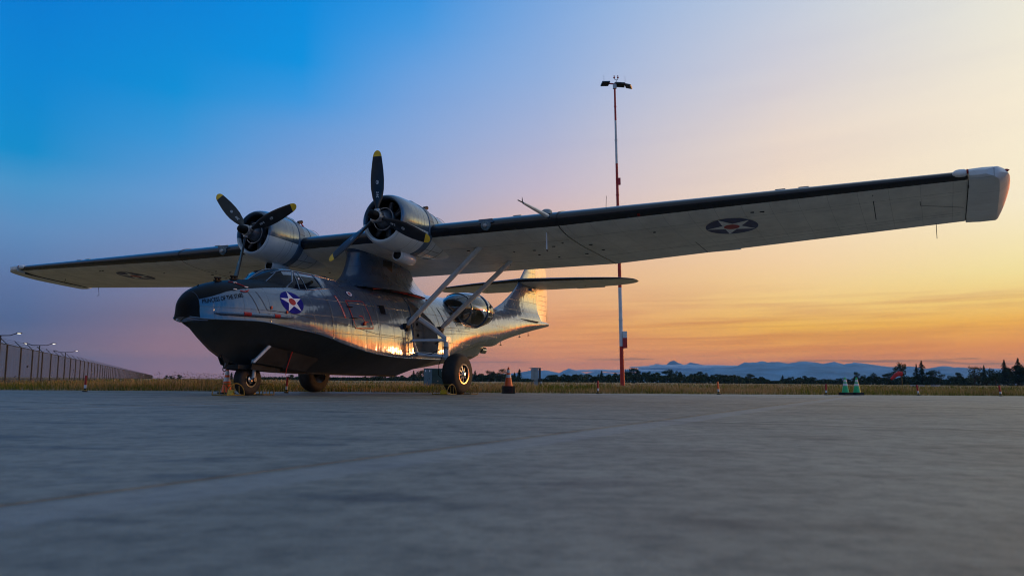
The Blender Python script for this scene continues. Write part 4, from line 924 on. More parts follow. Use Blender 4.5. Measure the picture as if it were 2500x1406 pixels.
# cabin windows
def window(poly, name='window', m=None, fr_=True, s=1):
    mb = MB(); cx = sum(p[0] for p in poly)/len(poly); cz = sum(p[1] for p in poly)/len(poly)
    rows = []
    (a, b, c, d) = poly
    for t in fr(0, 1, 6):
        rows.append([on(a[0]+(b[0]-a[0])*q+((d[0]+(c[0]-d[0])*q)-(a[0]+(b[0]-a[0])*q))*t, a[1]+(b[1]-a[1])*q+((d[1]+(c[1]-d[1])*q)-(a[1]+(b[1]-a[1])*q))*t, .005, s) for q in fr(0, 1, 6)])
    o = part(mb.loft(rows, False, False), name, m or M_cglass, smooth=60)
    if fr_: band(list(poly), .022, M_hull, 'window_frame', .010, o, s, True)
    return o
for s in (1, -1):
    window([(5.74, 2.45), (6.04, 2.47), (5.97, 2.19), (5.71, 2.18)], s=s)
    window([(8.95, 2.66), (9.22, 2.64), (9.34, 2.16), (9.02, 2.16)], 'access_panel', M_hull, s=s)
    window([(9.50, 2.58), (9.88, 2.56), (10.10, 2.16), (9.72, 2.14)], s=s)
# panel seams and the hull's inspection hatch forward
band([(1.62, 2.42), (1.74, 2.05), (1.78, 1.98), (2.5, 1.94), (3.1, 1.86)], .012, M_line, 'panel_seam', .003)
band([(1.40, 2.44), (1.60, 1.86)], .014, M_line, 'panel_seam', .003)
for x in (3.62, 5.45, 6.55, 8.62): band([(x, 2.85), (x+.02, 2.4), (x+.05, 1.9), (x+.08, zl(x)+.06)], .010, M_line, 'panel_seam', .003)
band([(3.6, 1.86), (5.4, 1.62), (7.1, 1.58)], .010, M_line, 'panel_seam', .003)
band([(8.5, 2.02), (9.6, 2.05), (10.6, 2.1)], .010, M_line, 'panel_seam', .003)
band([(8.5, 1.82), (9.6, 1.86), (11.2, 1.95)], .010, M_line, 'panel_seam', .003)
# long pod under the nose side with red bungs
for s in (1, -1):
    pts = [on(x, 1.835+.01*math.sin(x), .03, s) for x in fr(.62, 2.44, 14)]
    pod = part(MB().tube(pts, [.01]+[.045]*12+[.030, .008], 10), 'side_pod', M_hull)
    for x, L in ((1.20, .16), (1.92, .14)): part(MB().tube([on(q, 1.85, .045, s) for q in (x, x+L/2, x+L)], .047, 10), 'red_cover', M_red, pod)
for x, z in ((1.88, 2.05), (2.28, 1.97)):
    q = Vector(on(x, z, .0)); part(MB().box((q.x, q.y+.015, q.z), (.04, .03, .07)), 'red_tag', M_red, smooth=0)
# ribbons and pitot covers on the nose
for x, z, c in ((1.32, 2.60, M_wht), (1.46, 2.50, M_wht), (1.15, 2.42, M_wht)):
    q = on(x, z, .015); part(MB().box(q, (.10, .02, .022)), 'pitot_cover', c, smooth=0)
part(MB().tube([on(x, z, .015) for x, z in ((1.22, 2.62), (1.30, 2.60), (1.36, 2.56), (1.44, 2.51))], .010, 5), 'ribbon', M_redflag)
part(MB().tube([on(x, z, .015) for x, z in ((1.25, 2.40), (1.32, 2.38), (1.40, 2.39), (1.46, 2.43))], .012, 5), 'ribbon', M_redflag)
# cleats on the nose deck
for x, y in ((1.08, .10), (1.55, .12)):
    z = zt(x)-.005; c = MB().box((x, y, z+.02), (.16, .10, .03)).box((x-.04, y, z+.055), (.03, .05, .05)).box((x+.05, y, z+.055), (.03, .05, .06)).tube([(x-.09, y, z+.085), (x+.10, y, z+.095)], .022, 8); part(c, 'deck_cleat', M_black)
part(MB().tube([(.60, 0, zt(.6)), (.62, 0, zt(.6)+.05)], .012, 6), 'deck_pin', M_black)

# ---- cockpit canopy ---------------------------------------------------------
czr = IS([(2.12, 2.795), (2.25, 2.88), (2.5, 3.03), (2.72, 3.125), (3.0, 3.155), (3.5, 3.145), (4.1, 3.13), (4.75, 3.10)])
cwb = IS([(2.12, .10), (2.3, .46), (2.55, .74), (2.8, .86), (3.2, .92), (3.8, .93), (4.4, .86), (4.75, .70)])
cwt = IS([(2.12, .02), (2.3, .22), (2.55, .40), (2.8, .50), (3.3, .56), (4.0, .60), (4.75, .56)])
def czb(x):                                                # sill height where the canopy meets the hull
    y = cwb(x); lo, hi = zm(x), zt(x)
    for _ in range(30):
        m_ = (lo+hi)/2
        if HY(x, m_) > y: lo = m_
        else: hi = m_
    return lo-.02
def crg(x, off=0.):
    zb, zr, wb, wt_ = czb(x), czr(x), cwb(x), cwt(x); P = [(wb+off, zb)]
    for t in fr(0, 1, 4)[1:]: P.append((wb+(wt_-wb)*t**1.25+off, zb+(zr-.055-zb)*t))
    P += [(wt_*.8, zr-.012+off), (wt_*.4, zr+off*1.0), (0, zr+.004+off)]
    return [(x, y, z) for y, z in P]+[(x, -y, z) for y, z in P[:-1]][::-1]
cs_ = [2.12, 2.16, 2.22, 2.3, 2.4, 2.5, 2.6, 2.72, 2.85, 3.0, 3.2, 3.4, 3.6, 3.8, 4.0, 4.2, 4.4, 4.6, 4.75]
canopy = part(MB().loft([crg(x) for x in cs_]), 'canopy', [M_cglass], smooth=50)
def cpt(x, t, off=.012, s=1):                              # t 0 sill .. 1 roof edge
    zb, zr, wb, wt_ = czb(x), czr(x), cwb(x), cwt(x)
    return (x, s*(wb+(wt_-wb)*t**1.25+off), zb+(zr-.055-zb)*t+off*.3)
rp = MB(); rp.loft([[(x, y_, z_+.006) for (_, y_, z_) in crg(x)[3:-3]] for x in cs_ if x >= 2.66], False, False); part(rp, 'canopy_roof', M_hull, canopy, smooth=50)
rb = MB(); rb.loft([[(x, y_*1.006, z_+.006) for (_, y_, z_) in crg(x)] for x in cs_ if x >= 3.8], False, False); part(rb, 'canopy_fairing', M_hull, canopy, smooth=50)
for s in (1, -1):
    part(MB().tube([cpt(x, .0, .010, s) for x in cs_[1:]], .016, 6), 'canopy_frame', M_hull, canopy)
    part(MB().tube([cpt(x, 1., .004, s) for x in cs_[5:]], .020, 6), 'canopy_frame', M_hull, canopy)
    part(MB().tube([cpt(2.62, 0, .01, s), cpt(2.85, .4, .014, s), cpt(3.06, 1, .01, s)], .019, 6), 'canopy_frame', M_hull, canopy)
    part(MB().tube([cpt(2.98, 0, .01, s), cpt(3.02, .5, .014, s), cpt(3.08, 1, .01, s)], .014, 6), 'canopy_frame', M_hull, canopy)
    part(MB().tube([cpt(3.22, 0, .01, s), cpt(3.22, .5, .014, s), cpt(3.22, 1, .01, s)], .009, 6), 'canopy_frame', M_hull, canopy)
    part(MB().tube([cpt(3.80, 0, .01, s), cpt(3.78, .5, .014, s), cpt(3.76, 1, .01, s)], .016, 6), 'canopy_frame', M_hull, canopy)
    part(MB().tube([cpt(2.30, .2, .0, s), cpt(2.45, .75, .0, s), cpt(2.62, 1., .0, s)], .014, 6), 'canopy_frame', M_hull, canopy)
part(MB().tube([(x, 0, czr(x)+.012) for x in cs_[:9]], .016, 6), 'canopy_frame', M_hull, canopy)
q = cpt(3.12, .6, .01); part(MB().lathe([(0, .03), (.006, .03), (.008, .001)], q, (0, 1, .2), 12), 'sticker', M_wht, canopy)
part(MB().lathe([(0, .045), (.05, .04), (.07, .001)], (4.55, .36, 3.09), (0, .2, 1), 10, caps=True), 'deck_fitting', M_black)

# ---- pylon -------------------------------------------------------------------
pyl = [(2.98, 5.15, 10.9, 1.12), (3.08, 5.42, 10.45, .98), (3.16, 5.62, 10.2, .84), (3.24, 5.77, 10.02, .72), (3.40, 5.90, 9.62, .60), (3.55, 5.97, 9.38, .54), (3.77, 6.05, 9.16, .50), (3.95, 6.09, 9.05, .49), (4.08, 6.09, 9.0, .50), (4.18, 5.98, 9.0, .58), (4.26, 5.82, 9.0, .70), (4.34, 5.75, 9.0, .80)]
def pring(z, xf, xr, hw, n=40):
    P = []
    for i in range(n):
        a = 2*math.pi*i/n; c, s = math.cos(a), math.sin(a); q = (1-c)/2; t = q
        th = 2.6*(.2969*math.sqrt(t)-.126*t-.3516*t*t+.2843*t**3-.1015*t**4)/.26
        P.append((xf+(xr-xf)*t, math.copysign(hw*max(th, .0), s) if abs(s) > 1e-6 else 0., z))
    return P
part(MB().loft([pring(*q) for q in pyl]), 'wing_pylon', M_pyl, smooth=40)
# external red stiffening rod low on the pylon and small pylon window
part(MB().tube([(5.97, .90, 2.95), (6.6, .82, 3.0), (7.6, .93, 2.96), (8.6, 1.06, 2.86), (8.75, 1.08, 2.84)], .012, 6), 'grab_rail', M_red)
part(MB().tube([(6.3, .72, 3.06), (7.4, .80, 3.05), (8.3, .98, 2.93)], .008, 6), 'grab_rail', mat('orange_red_paint', (.62, .07, .02), .45))
for x, y, z in ((6.0, .9, 2.95), (6.9, .85, 2.99), (7.7, .94, 2.95), (8.5, 1.05, 2.87)): part(MB().tube([(x, y-.01, z), (x, y-.02, z-.07)], .02, 6), 'rail_foot', M_dark)
part(MB().box((7.2, .492, 3.72), (.46, .02, .42)), 'pylon_hatch', M_dark, smooth=0)

# ---- wing ---------------------------------------------------------------------
def foil(n=30):
    P = []
    for i in range(n+1):                                    # upper TE->LE
        t = (1+math.cos(math.pi*i/n))/2; th = 5*(.2969*math.sqrt(t)-.126*t-.3516*t*t+.2843*t**3-.1036*t**4); cb = .02*(1-(2*t-1)**2)*1.2
        P.append((t, th, cb, 1))
    for i in range(1, n):
        t = (1-math.cos(math.pi*i/n))/2; th = 5*(.2969*math.sqrt(t)-.126*t-.3516*t*t+.2843*t**3-.1036*t**4); cb = .02*(1-(2*t-1)**2)*1.2
        P.append((t, -th, cb, -1))
    return P
FO = foil()
def wstat(y):
    a = abs(y)
    if a <= 6.7: le, te, tk = (5.683, 4.42), (9.977, 3.834), .153
    else:
        t = (a-6.7)/9.0; le = (5.683+t*.386, 4.42+t*.163); te = (9.977-t*.992, 3.834+t*.298); tk = .153-.033*t
    return le, te, tk
def wring(y, shrink=1.):
    le, te, tk = wstat(y); c = math.hypot(te[0]-le[0], te[1]-le[1]); ux, uz = (te[0]-le[0])/c, (te[1]-le[1])/c; nx, nz = -uz, ux
    return [(le[0]+ux*c*t+nx*c*(th*tk*shrink+cb), y, le[1]+uz*c*t+nz*c*(th*tk*shrink+cb)) for t, th, cb, s in FO]
def wpt(y, t, side=-1, off=.004):                           # point on the wing's surface, t of chord
    le, te, tk = wstat(y); c = math.hypot(te[0]-le[0], te[1]-le[1]); ux, uz = (te[0]-le[0])/c, (te[1]-le[1])/c; nx, nz = -uz, ux
    th = 5*(.2969*math.sqrt(t)-.126*t-.3516*t*t+.2843*t**3-.1036*t**4); cb = .02*(1-(2*t-1)**2)*1.2
    h = c*(side*th*tk+cb)+side*off
    return (le[0]+ux*c*t+nx*h, y, le[1]+uz*c*t+nz*h)
n_ = 30
def wmat(i, j):                                             # upper, lower, boot
    t0 = FO[j][0]; t1 = FO[(j+1) % len(FO)][0]; tm = (t0+t1)/2
    if j < n_ and tm < .055: return 2
    if j >= n_ and tm < .046: return 2
    return 0 if j < n_ else 1
M_wtop = skin('wing_top_paint', (.16, .19, .24), .3, .35, 1.2, 50., .3, .2)
ys = sorted(set([0, .8, 1.6, 2.4, 3.2, 4., 4.8, 5.6, 6.4, 6.7]))
for nm, yy in (('wing_centre_section', [-6.69, -5.6, -4.4, -3.2, -2, -1, 0, 1, 2, 3.2, 4.4, 5.6, 6.69]), ('wing_panel', fr(6.71, 15.7, 10)), ('wing_panel', [-q for q in fr(6.71, 15.7, 10)])):
    mbw = MB().loft([wring(y) for y in yy], True, True, 0, wmat)
    part(mbw, nm, [M_wtop, M_white, M_boot], smooth=40)
for s in (1, -1):                                           # joint strap
    part(MB().loft([[(x+(x-7.8)*.006, y, z+(z-4.15)*.03) for x, y, z in wring(s*q)] for q in (6.685, 6.715)], True, True), 'wing_joint_strap', M_boot)
    # spar seam, aileron gaps, trim tab and inspection panels on the underside
    def under(pts, wd_=.016, name='wing_seam', m=M_line, s=s, off=.004):
        mb = MB()
        for (y0, t0), (y1, t1) in zip(pts, pts[1:]):
            n = max(1, int(math.hypot(y1-y0, (t1-t0)*4)/.5)); r_ = []
            dy, dt = (y1-y0), (t1-t0)*4; L = math.hypot(dy, dt); ny, nt_ = -dt/L*wd_/2, dy/L*wd_/2/4
            for k in fr(0, 1, n):
                y = y0+(y1-y0)*k; t = t0+(t1-t0)*k; r_.append([wpt(s*(y-ny), max(0.01, t-nt_), -1, off), wpt(s*(y+ny), min(.99, t+nt_), -1, off)])
            mb.loft(r_, False, False)
        return part(mb, name, m)
    under([(2.8, .72), (6.6, .72)]); under([(6.8, .73), (15.6, .745)], .014)
    under([(9.5, .66), (9.5, .99)], .02); under([(9.5, .84), (15.6, .80)], .012)
    under([(13.9, .10), (13.85, .66)], .018); under([(14.8, .43), (15.66, .62)], .02); under([(14.8, .33), (14.8, .43)], .014)
    under([(.9, .25), (6.6, .25)], .010); under([(6.8, .22), (15.6, .22)], .008)
    for y, t in ((3.4, .30), (4.6, .42), (5.2, .42), (5.9, .36), (6.3, .30), (6.9, .40), (7.0, .56), (6.4, .62), (5.5, .66), (8.8, .3), (5.1, .55), (11.5, .16), (11.3, .15), (3.6, .8), (2.6, .62)):
        a, b = wpt(s*y, t, -1, .002), wpt(s*(y+random.uniform(.04, .10)), t, -1, .010); part(MB().tube([a, b], .016, 6), 'underside_fitting', M_dark)
    # trim tab behind the trailing edge
    le, te, tk = wstat(10.); part(MB().add([(te[0]-.02, s*9.45, te[1]+.01), (te[0]-.02, s*10.4, te[1]+.03), (te[0]+.10, s*10.4, te[1]+.02), (te[0]+.10, s*9.45, te[1]), (te[0]-.02, s*9.45, te[1]-.02), (te[0]-.02, s*10.4, te[1]), (te[0]+.10, s*10.4, te[1]+.01), (te[0]+.10, s*9.45, te[1]-.01)], [(0,1,2,3),(7,6,5,4),(0,4,5,1),(1,5,6,2),(2,6,7,3),(3,7,4,0)]), 'trim_tab', M_white, smooth=0)
    # insignia under the wing
    base = None
    for poly, m, of in star_polys(.62, M_dblue, M_wht, M_wred, R(90 if s > 0 else 90)):
        bm = bmesh.new(); bm.faces.new([bm.verts.new((a, b, 0)) for a, b in poly]); bmesh.ops.triangulate(bm, faces=bm.faces)
        bmesh.ops.subdivide_edges(bm, edges=[e for e in bm.edges if e.calc_length() > .3], cuts=2); bmesh.ops.triangulate(bm, faces=[f for f in bm.faces if len(f.verts) > 3])
        mb = MB()
        for v in bm.verts:
            y = 10.68+v.co.x; le, te, tk = wstat(y); c = math.hypot(te[0]-le[0], te[1]-le[1]); t = .385+v.co.y*1.08/c; mb.v.append(wpt(s*y, t, -1, .006+of))
        mb.f = [tuple(v.index for v in f.verts) for f in bm.faces]; mb.m = [0]*len(mb.f); bm.free()
        o = part(mb, 'wing_insignia' if base is None else ('star' if of < .005 else 'red_disc'), m, base, smooth=60); base = base or o
    # landing light in the leading edge, fuel vents, static wick
    le, te, tk = wstat(4.7)
    ll = part(MB().lathe([(0, .15), (.02, .145), (.035, .10), (.04, .001)], (le[0]+.0, s*4.7, le[1]-.02), (-1, 0, 0), 20), 'landing_light', mat('pale_lens', (.10, .15, .18), .12, .3, noise_s=20, noise_a=.3))
    part(MB().box((le[0]-.005, s*4.7, le[1]+.08), (.05, .40, .10)), 'light_window', mat('blue_grey_lens', (.05, .12, .2), .15, .3), ll, smooth=0)
    part(MB().lathe([(0, .06), (.03, .05), (.045, .001)], (le[0]-.04, s*4.7, le[1]-.04), (-1, 0, 0), 14), 'light_bulb', M_steel, ll)
    a = Vector(wpt(s*15.1, .97, -1, 0)); part(MB().tube([a, a+Vector((.05, 0, -.3)), a+Vector((-.02, 0, -.36))], .008, 5), 'static_wick', M_dark)
    for y in (5.4, 12.0, 12.5): 
        a = wpt(s*y, .10, 1, .0); part(MB().box((a[0], a[1], a[2]+.006), (.14, .22, .02)), 'tank_cap', M_cab, smooth=0)
a = Vector(wpt(7.95, .03, 1, 0)); part(MB().tube([a, a+Vector((-.05, .03, .28))], .006, 5), 'whip_antenna', M_dark)
a = Vector(wpt(6.35, .03, 1, .0)); part(MB().lathe([(0, .14), (.09, .13), (.12, .08), (.12, .001)], a+Vector((.06, 0, .0)), (0, 0, 1), 14), 'cap_fairing', M_cab)
# pitot boom forward of the port leading edge, drain mast below
a = Vector(wpt(6.45, .004, 1, 0)); b = a+Vector((-1.35, .0, .06))
part(MB().tube([a, a.lerp(b, .5), b], [.055, .045, .028], 8), 'pitot_boom', M_strut); part(MB().tube([b, b+Vector((-.28, 0, .01))], .014, 6).tube([b+Vector((-.05, 0, 0)), b+Vector((-.06, 0, .12))], [.02, .006], 6), 'pitot_tube', M_dsteel)
a = Vector(wpt(6.25, .10, -1, 0)); part(MB().tube([a, a+Vector((.02, 0, -.30)), a+Vector((.02, 0, -.44))], .020, 6), 'drain_mast', M_wht); part(MB().tube([a+Vector((.02, 0, -.44)), a+Vector((.14, -.03, -.46))], [.02, .012], 6), 'mast_tip', M_dark)
# red number on the boot
text_on_skin('8', .20, lambda a_, b_: (lambda q: (q[0]-.004, q[1], q[2]))(wpt(8.75+a_*.8, max(.003, .035-b_*.13), 1 if b_ > .27 else -1, .006)), 'boot_mark', M_red)

# ---- tip floats, folded up to form the wing tips -------------------------------
for s in (1, -1):
    F = MB(); rings = []
    X0, X1 = 5.95, 9.1
    zbF = I([(5.95, 4.52), (6.02, 4.44), (6.3, 4.38), (7.0, 4.27), (8.0, 4.19), (8.98, 4.12)]); ztF = IS([(5.95, 4.60), (6.02, 4.655), (6.15, 4.69), (6.6, 4.72), (7.4, 4.62), (8.2, 4.42), (8.98, 4.17)])
    woF = IS([(5.95, .30), (6.02, .48), (6.2, .54), (7.2, .58), (8.2, .60), (9.1, .60)]); kpF = IS([(5.95, .30), (6.02, .49), (6.25, .72), (7.2, .78), (8.2, .74), (9.1, .64)])
    for x in (5.95, 5.97, 6.0, 6.04, 6.1, 6.2, 6.4, 6.8, 7.2, 7.7, 8.2, 8.6, 9.0, 9.1):
        b_, t_, o_, k_ = zbF(x), ztF(x), woF(x), kpF(x); y0 = 15.715
        rings.append([(x, s*y0, b_), (x, s*(y0+o_*.5), b_-.012), (x, s*(y0+o_), b_), (x, s*(y0+o_+(k_-o_)*.55), b_+(t_-b_)*.18), (x, s*(y0+k_), b_+(t_-b_)*.5), (x, s*(y0+o_+(k_-o_)*.5), t_-(t_-b_)*.16), (x, s*(y0+o_), t_), (x, s*(y0+o_*.5), t_+.01), (x, s*y0, t_)])
    fl = part(F.loft(rings), 'wing_tip_float', M_nac, smooth=24)
    part(MB().lathe([(-.12, .001), (-.11, .035), (-.06, .068), (.0, .08), (.10, .078), (.14, .055), (.15, .001)], (6.06, s*15.54, 4.60), (0, s, 0), 16), 'tip_lamp_housing', M_wht)
    part(MB().lathe([(0, .05), (.03, .045), (.05, .001)], (6.04, s*15.68, 4.62), (0, s, 0), 10, caps=True), 'nav_light', M_red, fl)
    part(MB().lathe([(0, .045), (.08, .03), (.12, .001)], (6.25, s*16.33, 4.60), (-.3, s, .1), 10, caps=True), 'float_fitting', M_red, fl)
    part(slab([(6.3, s*15.712, 4.50), (8.9, s*15.712, 4.16), (8.9, s*15.712, 4.12), (6.3, s*15.712, 4.37)], .02), 'float_gap', M_line, fl, smooth=0)

# ---- tail ---------------------------------------------------------------------
def sring(y, xl, xt, zle, zte, tk):
    c = math.hypot(xt-xl, zte-zle); ux, uz = (xt-xl)/c, (zte-zle)/c; nx, nz = -uz, ux
    return [(xl+ux*c*t+nx*c*th*tk, y, zle+uz*c*t+nz*c*th*tk) for t, th, cb, q in FO]
st_t = [(0, 16.75, 19.15, 4.52, 4.36, .115), (1.2, 16.95, 19.22, 4.51, 4.365, .11), (2.4, 17.15, 19.2, 4.50, 4.375, .10), (3.4, 17.33, 19.08, 4.48, 4.38, .095), (4.0, 17.48, 18.88, 4.47, 4.385, .09), (4.35, 17.64, 18.66, 4.455, 4.39, .085), (4.53, 17.82, 18.46, 4.445, 4.40, .08), (4.61, 18.02, 18.26, 4.43, 4.415, .07)]
def smat(i, j):
    tm = (FO[j][0]+FO[(j+1) % len(FO)][0])/2
    return 2 if tm < .045 else (0 if j < n_ else 1)
for s in (1, -1): part(MB().loft([sring(s*q[0], *q[1:]) for q in st_t], True, True, 0, smat), 'tailplane', [M_wtop, M_white, M_boot], smooth=40)
for s in (1, -1):
    for y, x in ((2.3, 18.35), (1.2, 18.6)): part(MB().box((x, s*y, 4.36), (.10, .03, .05)), 'elevator_hinge', M_dark, smooth=0)
    part(MB().add([(19.05, s*1.6, 4.38), (19.05, s*2.9, 4.385), (19.30, s*2.8, 4.37), (19.30, s*1.6, 4.365), (19.05, s*1.6, 4.35), (19.05, s*2.9, 4.355), (19.30, s*2.8, 4.36), (19.30, s*1.6, 4.355)], [(0,1,2,3),(7,6,5,4),(0,4,5,1),(1,5,6,2),(2,6,7,3),(3,7,4,0)]), 'elevator_tab', M_white, smooth=0)
fin_le = IS([(2.95, 14.2), (3.12, 14.6), (3.25, 14.95), (3.45, 15.4), (3.74, 15.9), (4.0, 16.32), (4.23, 16.62), (4.6, 16.97), (5.06, 17.40), (5.5, 17.72), (5.9, 18.05), (6.12, 18.35)])
fin_w = IS([(2.95, .58), (3.12, .46), (3.3, .32), (3.6, .22), (4.0, .165), (4.6, .14), (5.3, .11), (6.12, .04)])
def fring(z, xt, n=26):
    P = []; xl = fin_le(z); hw = fin_w(z)
    for i in range(n+1):
        t = (1+math.cos(math.pi*i/n))/2; th = math.sqrt(t)*(1-t*.55)/.76 if t > 0 else 0; P.append((xl+(xt-xl)*t, hw*min(1, th), z))
    return P+[(x, -y, z_) for x, y, z_ in P[1:-1]][::-1]
part(MB().loft([fring(z, 18.26) for z in (2.90, 3.0, 3.12, 3.25, 3.45, 3.74, 4.0, 4.3, 4.6, 5.0, 5.4, 5.8, 6.0, 6.12)]), 'tail_fin', M_hull, smooth=50)
rud = MB(); rr_ = []
for z, xt in ((2.96, 19.46), (3.05, 19.50), (3.6, 19.54), (4.2, 19.54), (4.8, 19.5), (5.4, 19.36), (5.8, 19.1), (6.02, 18.8), (6.12, 18.5)):
    h = fin_w(z)*.62 if z > 3.6 else .15; h = min(h, .13); rr_.append([(18.28, h*.8, z), (18.42, h, z), (xt, .015, z), (xt, -.015, z), (18.42, -h, z), (18.28, -h*.8, z)])
part(rud.loft(rr_), 'rudder', mat('silver_rudder_fabric', (.52, .50, .46), .38, .35, .2, noise_s=2, noise_a=.12, bump=.01, bump_s=3), smooth=25)
for z in (3.25, 3.45, 3.65, 3.85, 4.05): part(MB().tube([(18.45, .134, z), (19.40, .045, z+.01)], .004, 4), 'rudder_rib', MATS['silver_rudder_fabric'])
part(MB().tube([(19.56, .0, 3.05), (19.56, 0, 4.0)], .012, 5), 'rudder_tab', M_dsteel)
part(MB().box((17.9, .12, 4.22), (.5, .16, .10)), 'tailplane_fairing', M_hull, smooth=0)
for x, L in ((14.6, .14), (15.0, .22), (16.6, .13), (17.4, .16)):
    z = zl(x); part(MB().tube([(x, .15, z+.03), (x+.05, .15, z-L)], .010, 6).box((x+.05, .15, z-L), (.03, .08, .03)), 'boom_antenna', M_dsteel if x < 17 else M_red)
part(MB().lathe([(0, .05), (.04, .12), (.22, .12), (.27, .05)], (13.45, .16, 1.55), (.9, .3, -.1), 16, caps=True), 'tail_lamp', M_brass)
# navigation fittings
part(MB().tube([on(11.2, 1.62, .0), Vector(on(11.2, 1.62, .0))+Vector((0, .02, .34))], .008, 6).lathe([(-.03, .001), (0, .035), (.03, .001)], Vector(on(11.2, 1.62, .0))+Vector((0, .02, .36)), (0, 0, 1), 10), 'side_aerial', M_dark)

# ---- blisters -----------------------------------------------------------------
for s in (1, -1):
    c, r = BL
    bl = part(ellips(c, r, 30, 18, s), 'observation_blister', M_glass, smooth=80)
    def bp(a, b, k=1.008, s=s): return (c[0]-r[0]*math.cos(a)*k, s*(c[1]+r[1]*math.sin(a)*math.cos(b)*k), c[2]+r[2]*math.sin(a)*math.sin(b)*k)
    for a, wd_ in ((1.0, .022), (1.72, .035), (2.35, .016)):
        part(MB().tube([bp(a, b) for b in fr(-1.25, 2.2, 22)], wd_, 6), 'blister_frame', M_hull, bl)
    for b in (.9, -.35): part(MB().tube([bp(a, b) for a in fr(.5 if b > 0 else 1.72, 1.72 if b > 0 else 2.7, 14)], .014, 6), 'blister_frame', M_hull, bl)
    # rim where it meets the skin
    rim = []
    for k in range(48):
        t = 2*math.pi*k/48; x = c[0]+1.24*math.cos(t); z = c[2]-.02+.47*math.sin(t)
        z = min(z, zt(x)-.03); rim.append(on(x, z, .012, s))
    rim.append(rim[0]); part(MB().tube(rim, .020, 6, caps=False), 'blister_rim', M_hull, bl)
    part(MB().box((11.2, s*.75, 2.45), (.5, .35, .35)).tube([(10.6, s*.8, 2.5), (11.7, s*.85, 2.75)], .03, 8), 'gun_mount', M_dark)

# ---- wing struts ---------------------------------------------------------------
for s in (1, -1):
    for nm, a, b in (('f', (6.785, 1.50, 1.925), (6.79, 4.08, 4.20)), ('r', (8.61, 1.50, 1.96), (8.62, 4.0, 3.98))):
        a = Vector((a[0], s*a[1], a[2])); b = Vector((b[0], s*b[1], b[2])); d = (b-a).normalized()
        m_ = MB(); n = 16; rings = []
        for t, k in ((0, .45), (.03, .8), (.08, 1), (.93, 1), (.97, .7), (1, .5)):
            p = a.lerp(b, t); sd_ = Vector((1, 0, 0)); nn = d.cross(sd_).normalized()
            rings.append([p+sd_*math.cos(q)*.105*k+nn*math.sin(q)*.062*k for q in [2*math.pi*i/n for i in range(n)]])
        st_ = part(m_.loft(rings), 'wing_strut', M_strut)
        part(MB().box(tuple(a+d*.02), (.20, .12, .12)).tube([a-Vector((.10, 0, .05)), a+Vector((.12, 0, .03))], .045, 8).box(tuple(a+Vector((.07, 0, -.08))), (.10, .08, .10)), 'strut_foot', M_dark, st_, smooth=30)
        part(MB().box(tuple(b-d*.02), (.16, .10, .10)).lathe([(0, .05), (.06, .05)], b+Vector((.05, -s*.0, 0)), (.6, s*.7, 0), 10, caps=True), 'strut_head', M_dark, st_, smooth=30)

# ---- engines and propellers -------------------------------------------------------
TI = R(4.4)
def blade_mesh(ang, s, hub):
    """one blade pointing along angle ang (from up, towards port)"""
    ax = Vector((math.cos(TI), 0, -math.sin(TI)))
    upv = Vector((math.sin(TI), 0, math.cos(TI))); pv = Vector((0, 1, 0)); rd = pv*math.sin(ang)+upv*math.cos(ang); ch = pv*math.cos(ang)-upv*math.sin(ang)
    tab = [(.14, .045, .045, 50), (.22, .05, .048, 50), (.34, .080, .04, 46), (.5, .130, .034, 40), (.75, .168, .026, 33), (1.0, .176, .021, 27), (1.25, .165, .016, 22), (1.5, .140, .012, 19), (1.68, .118, .009, 17), (1.76, .094, .007, 16), (1.80, .065, .006, 16), (1.825, .030, .004, 16), (1.83, .01, .002, 16)]
    bl, tp = [], []
    def ring(r, hw, th, be):
        be = R(be); c = ch*math.cos(be)+ax*math.sin(be); nrm = ax*math.cos(be)-ch*math.sin(be); P = []
        for i in range(14):
            a = 2*math.pi*i/14; P.append(hub+rd*r+c*hw*math.cos(a)+nrm*th*math.sin(a)*(1-.35*math.cos(a)))
        return P
    it = lambda r: [I([(q[0], q[k]) for q in tab])(r) for k in (1, 2, 3)]
    rs = [q[0] for q in tab if q[0] < 1.68]+[1.66]
    bl = [ring(r, *it(r)) for r in sorted(set(rs))]; tp = [ring(r, *it(r)) for r in (1.66, 1.70, 1.73, 1.76, 1.78, 1.80, 1.815, 1.825, 1.83)]
    return bl, tp, rd, ch, ax
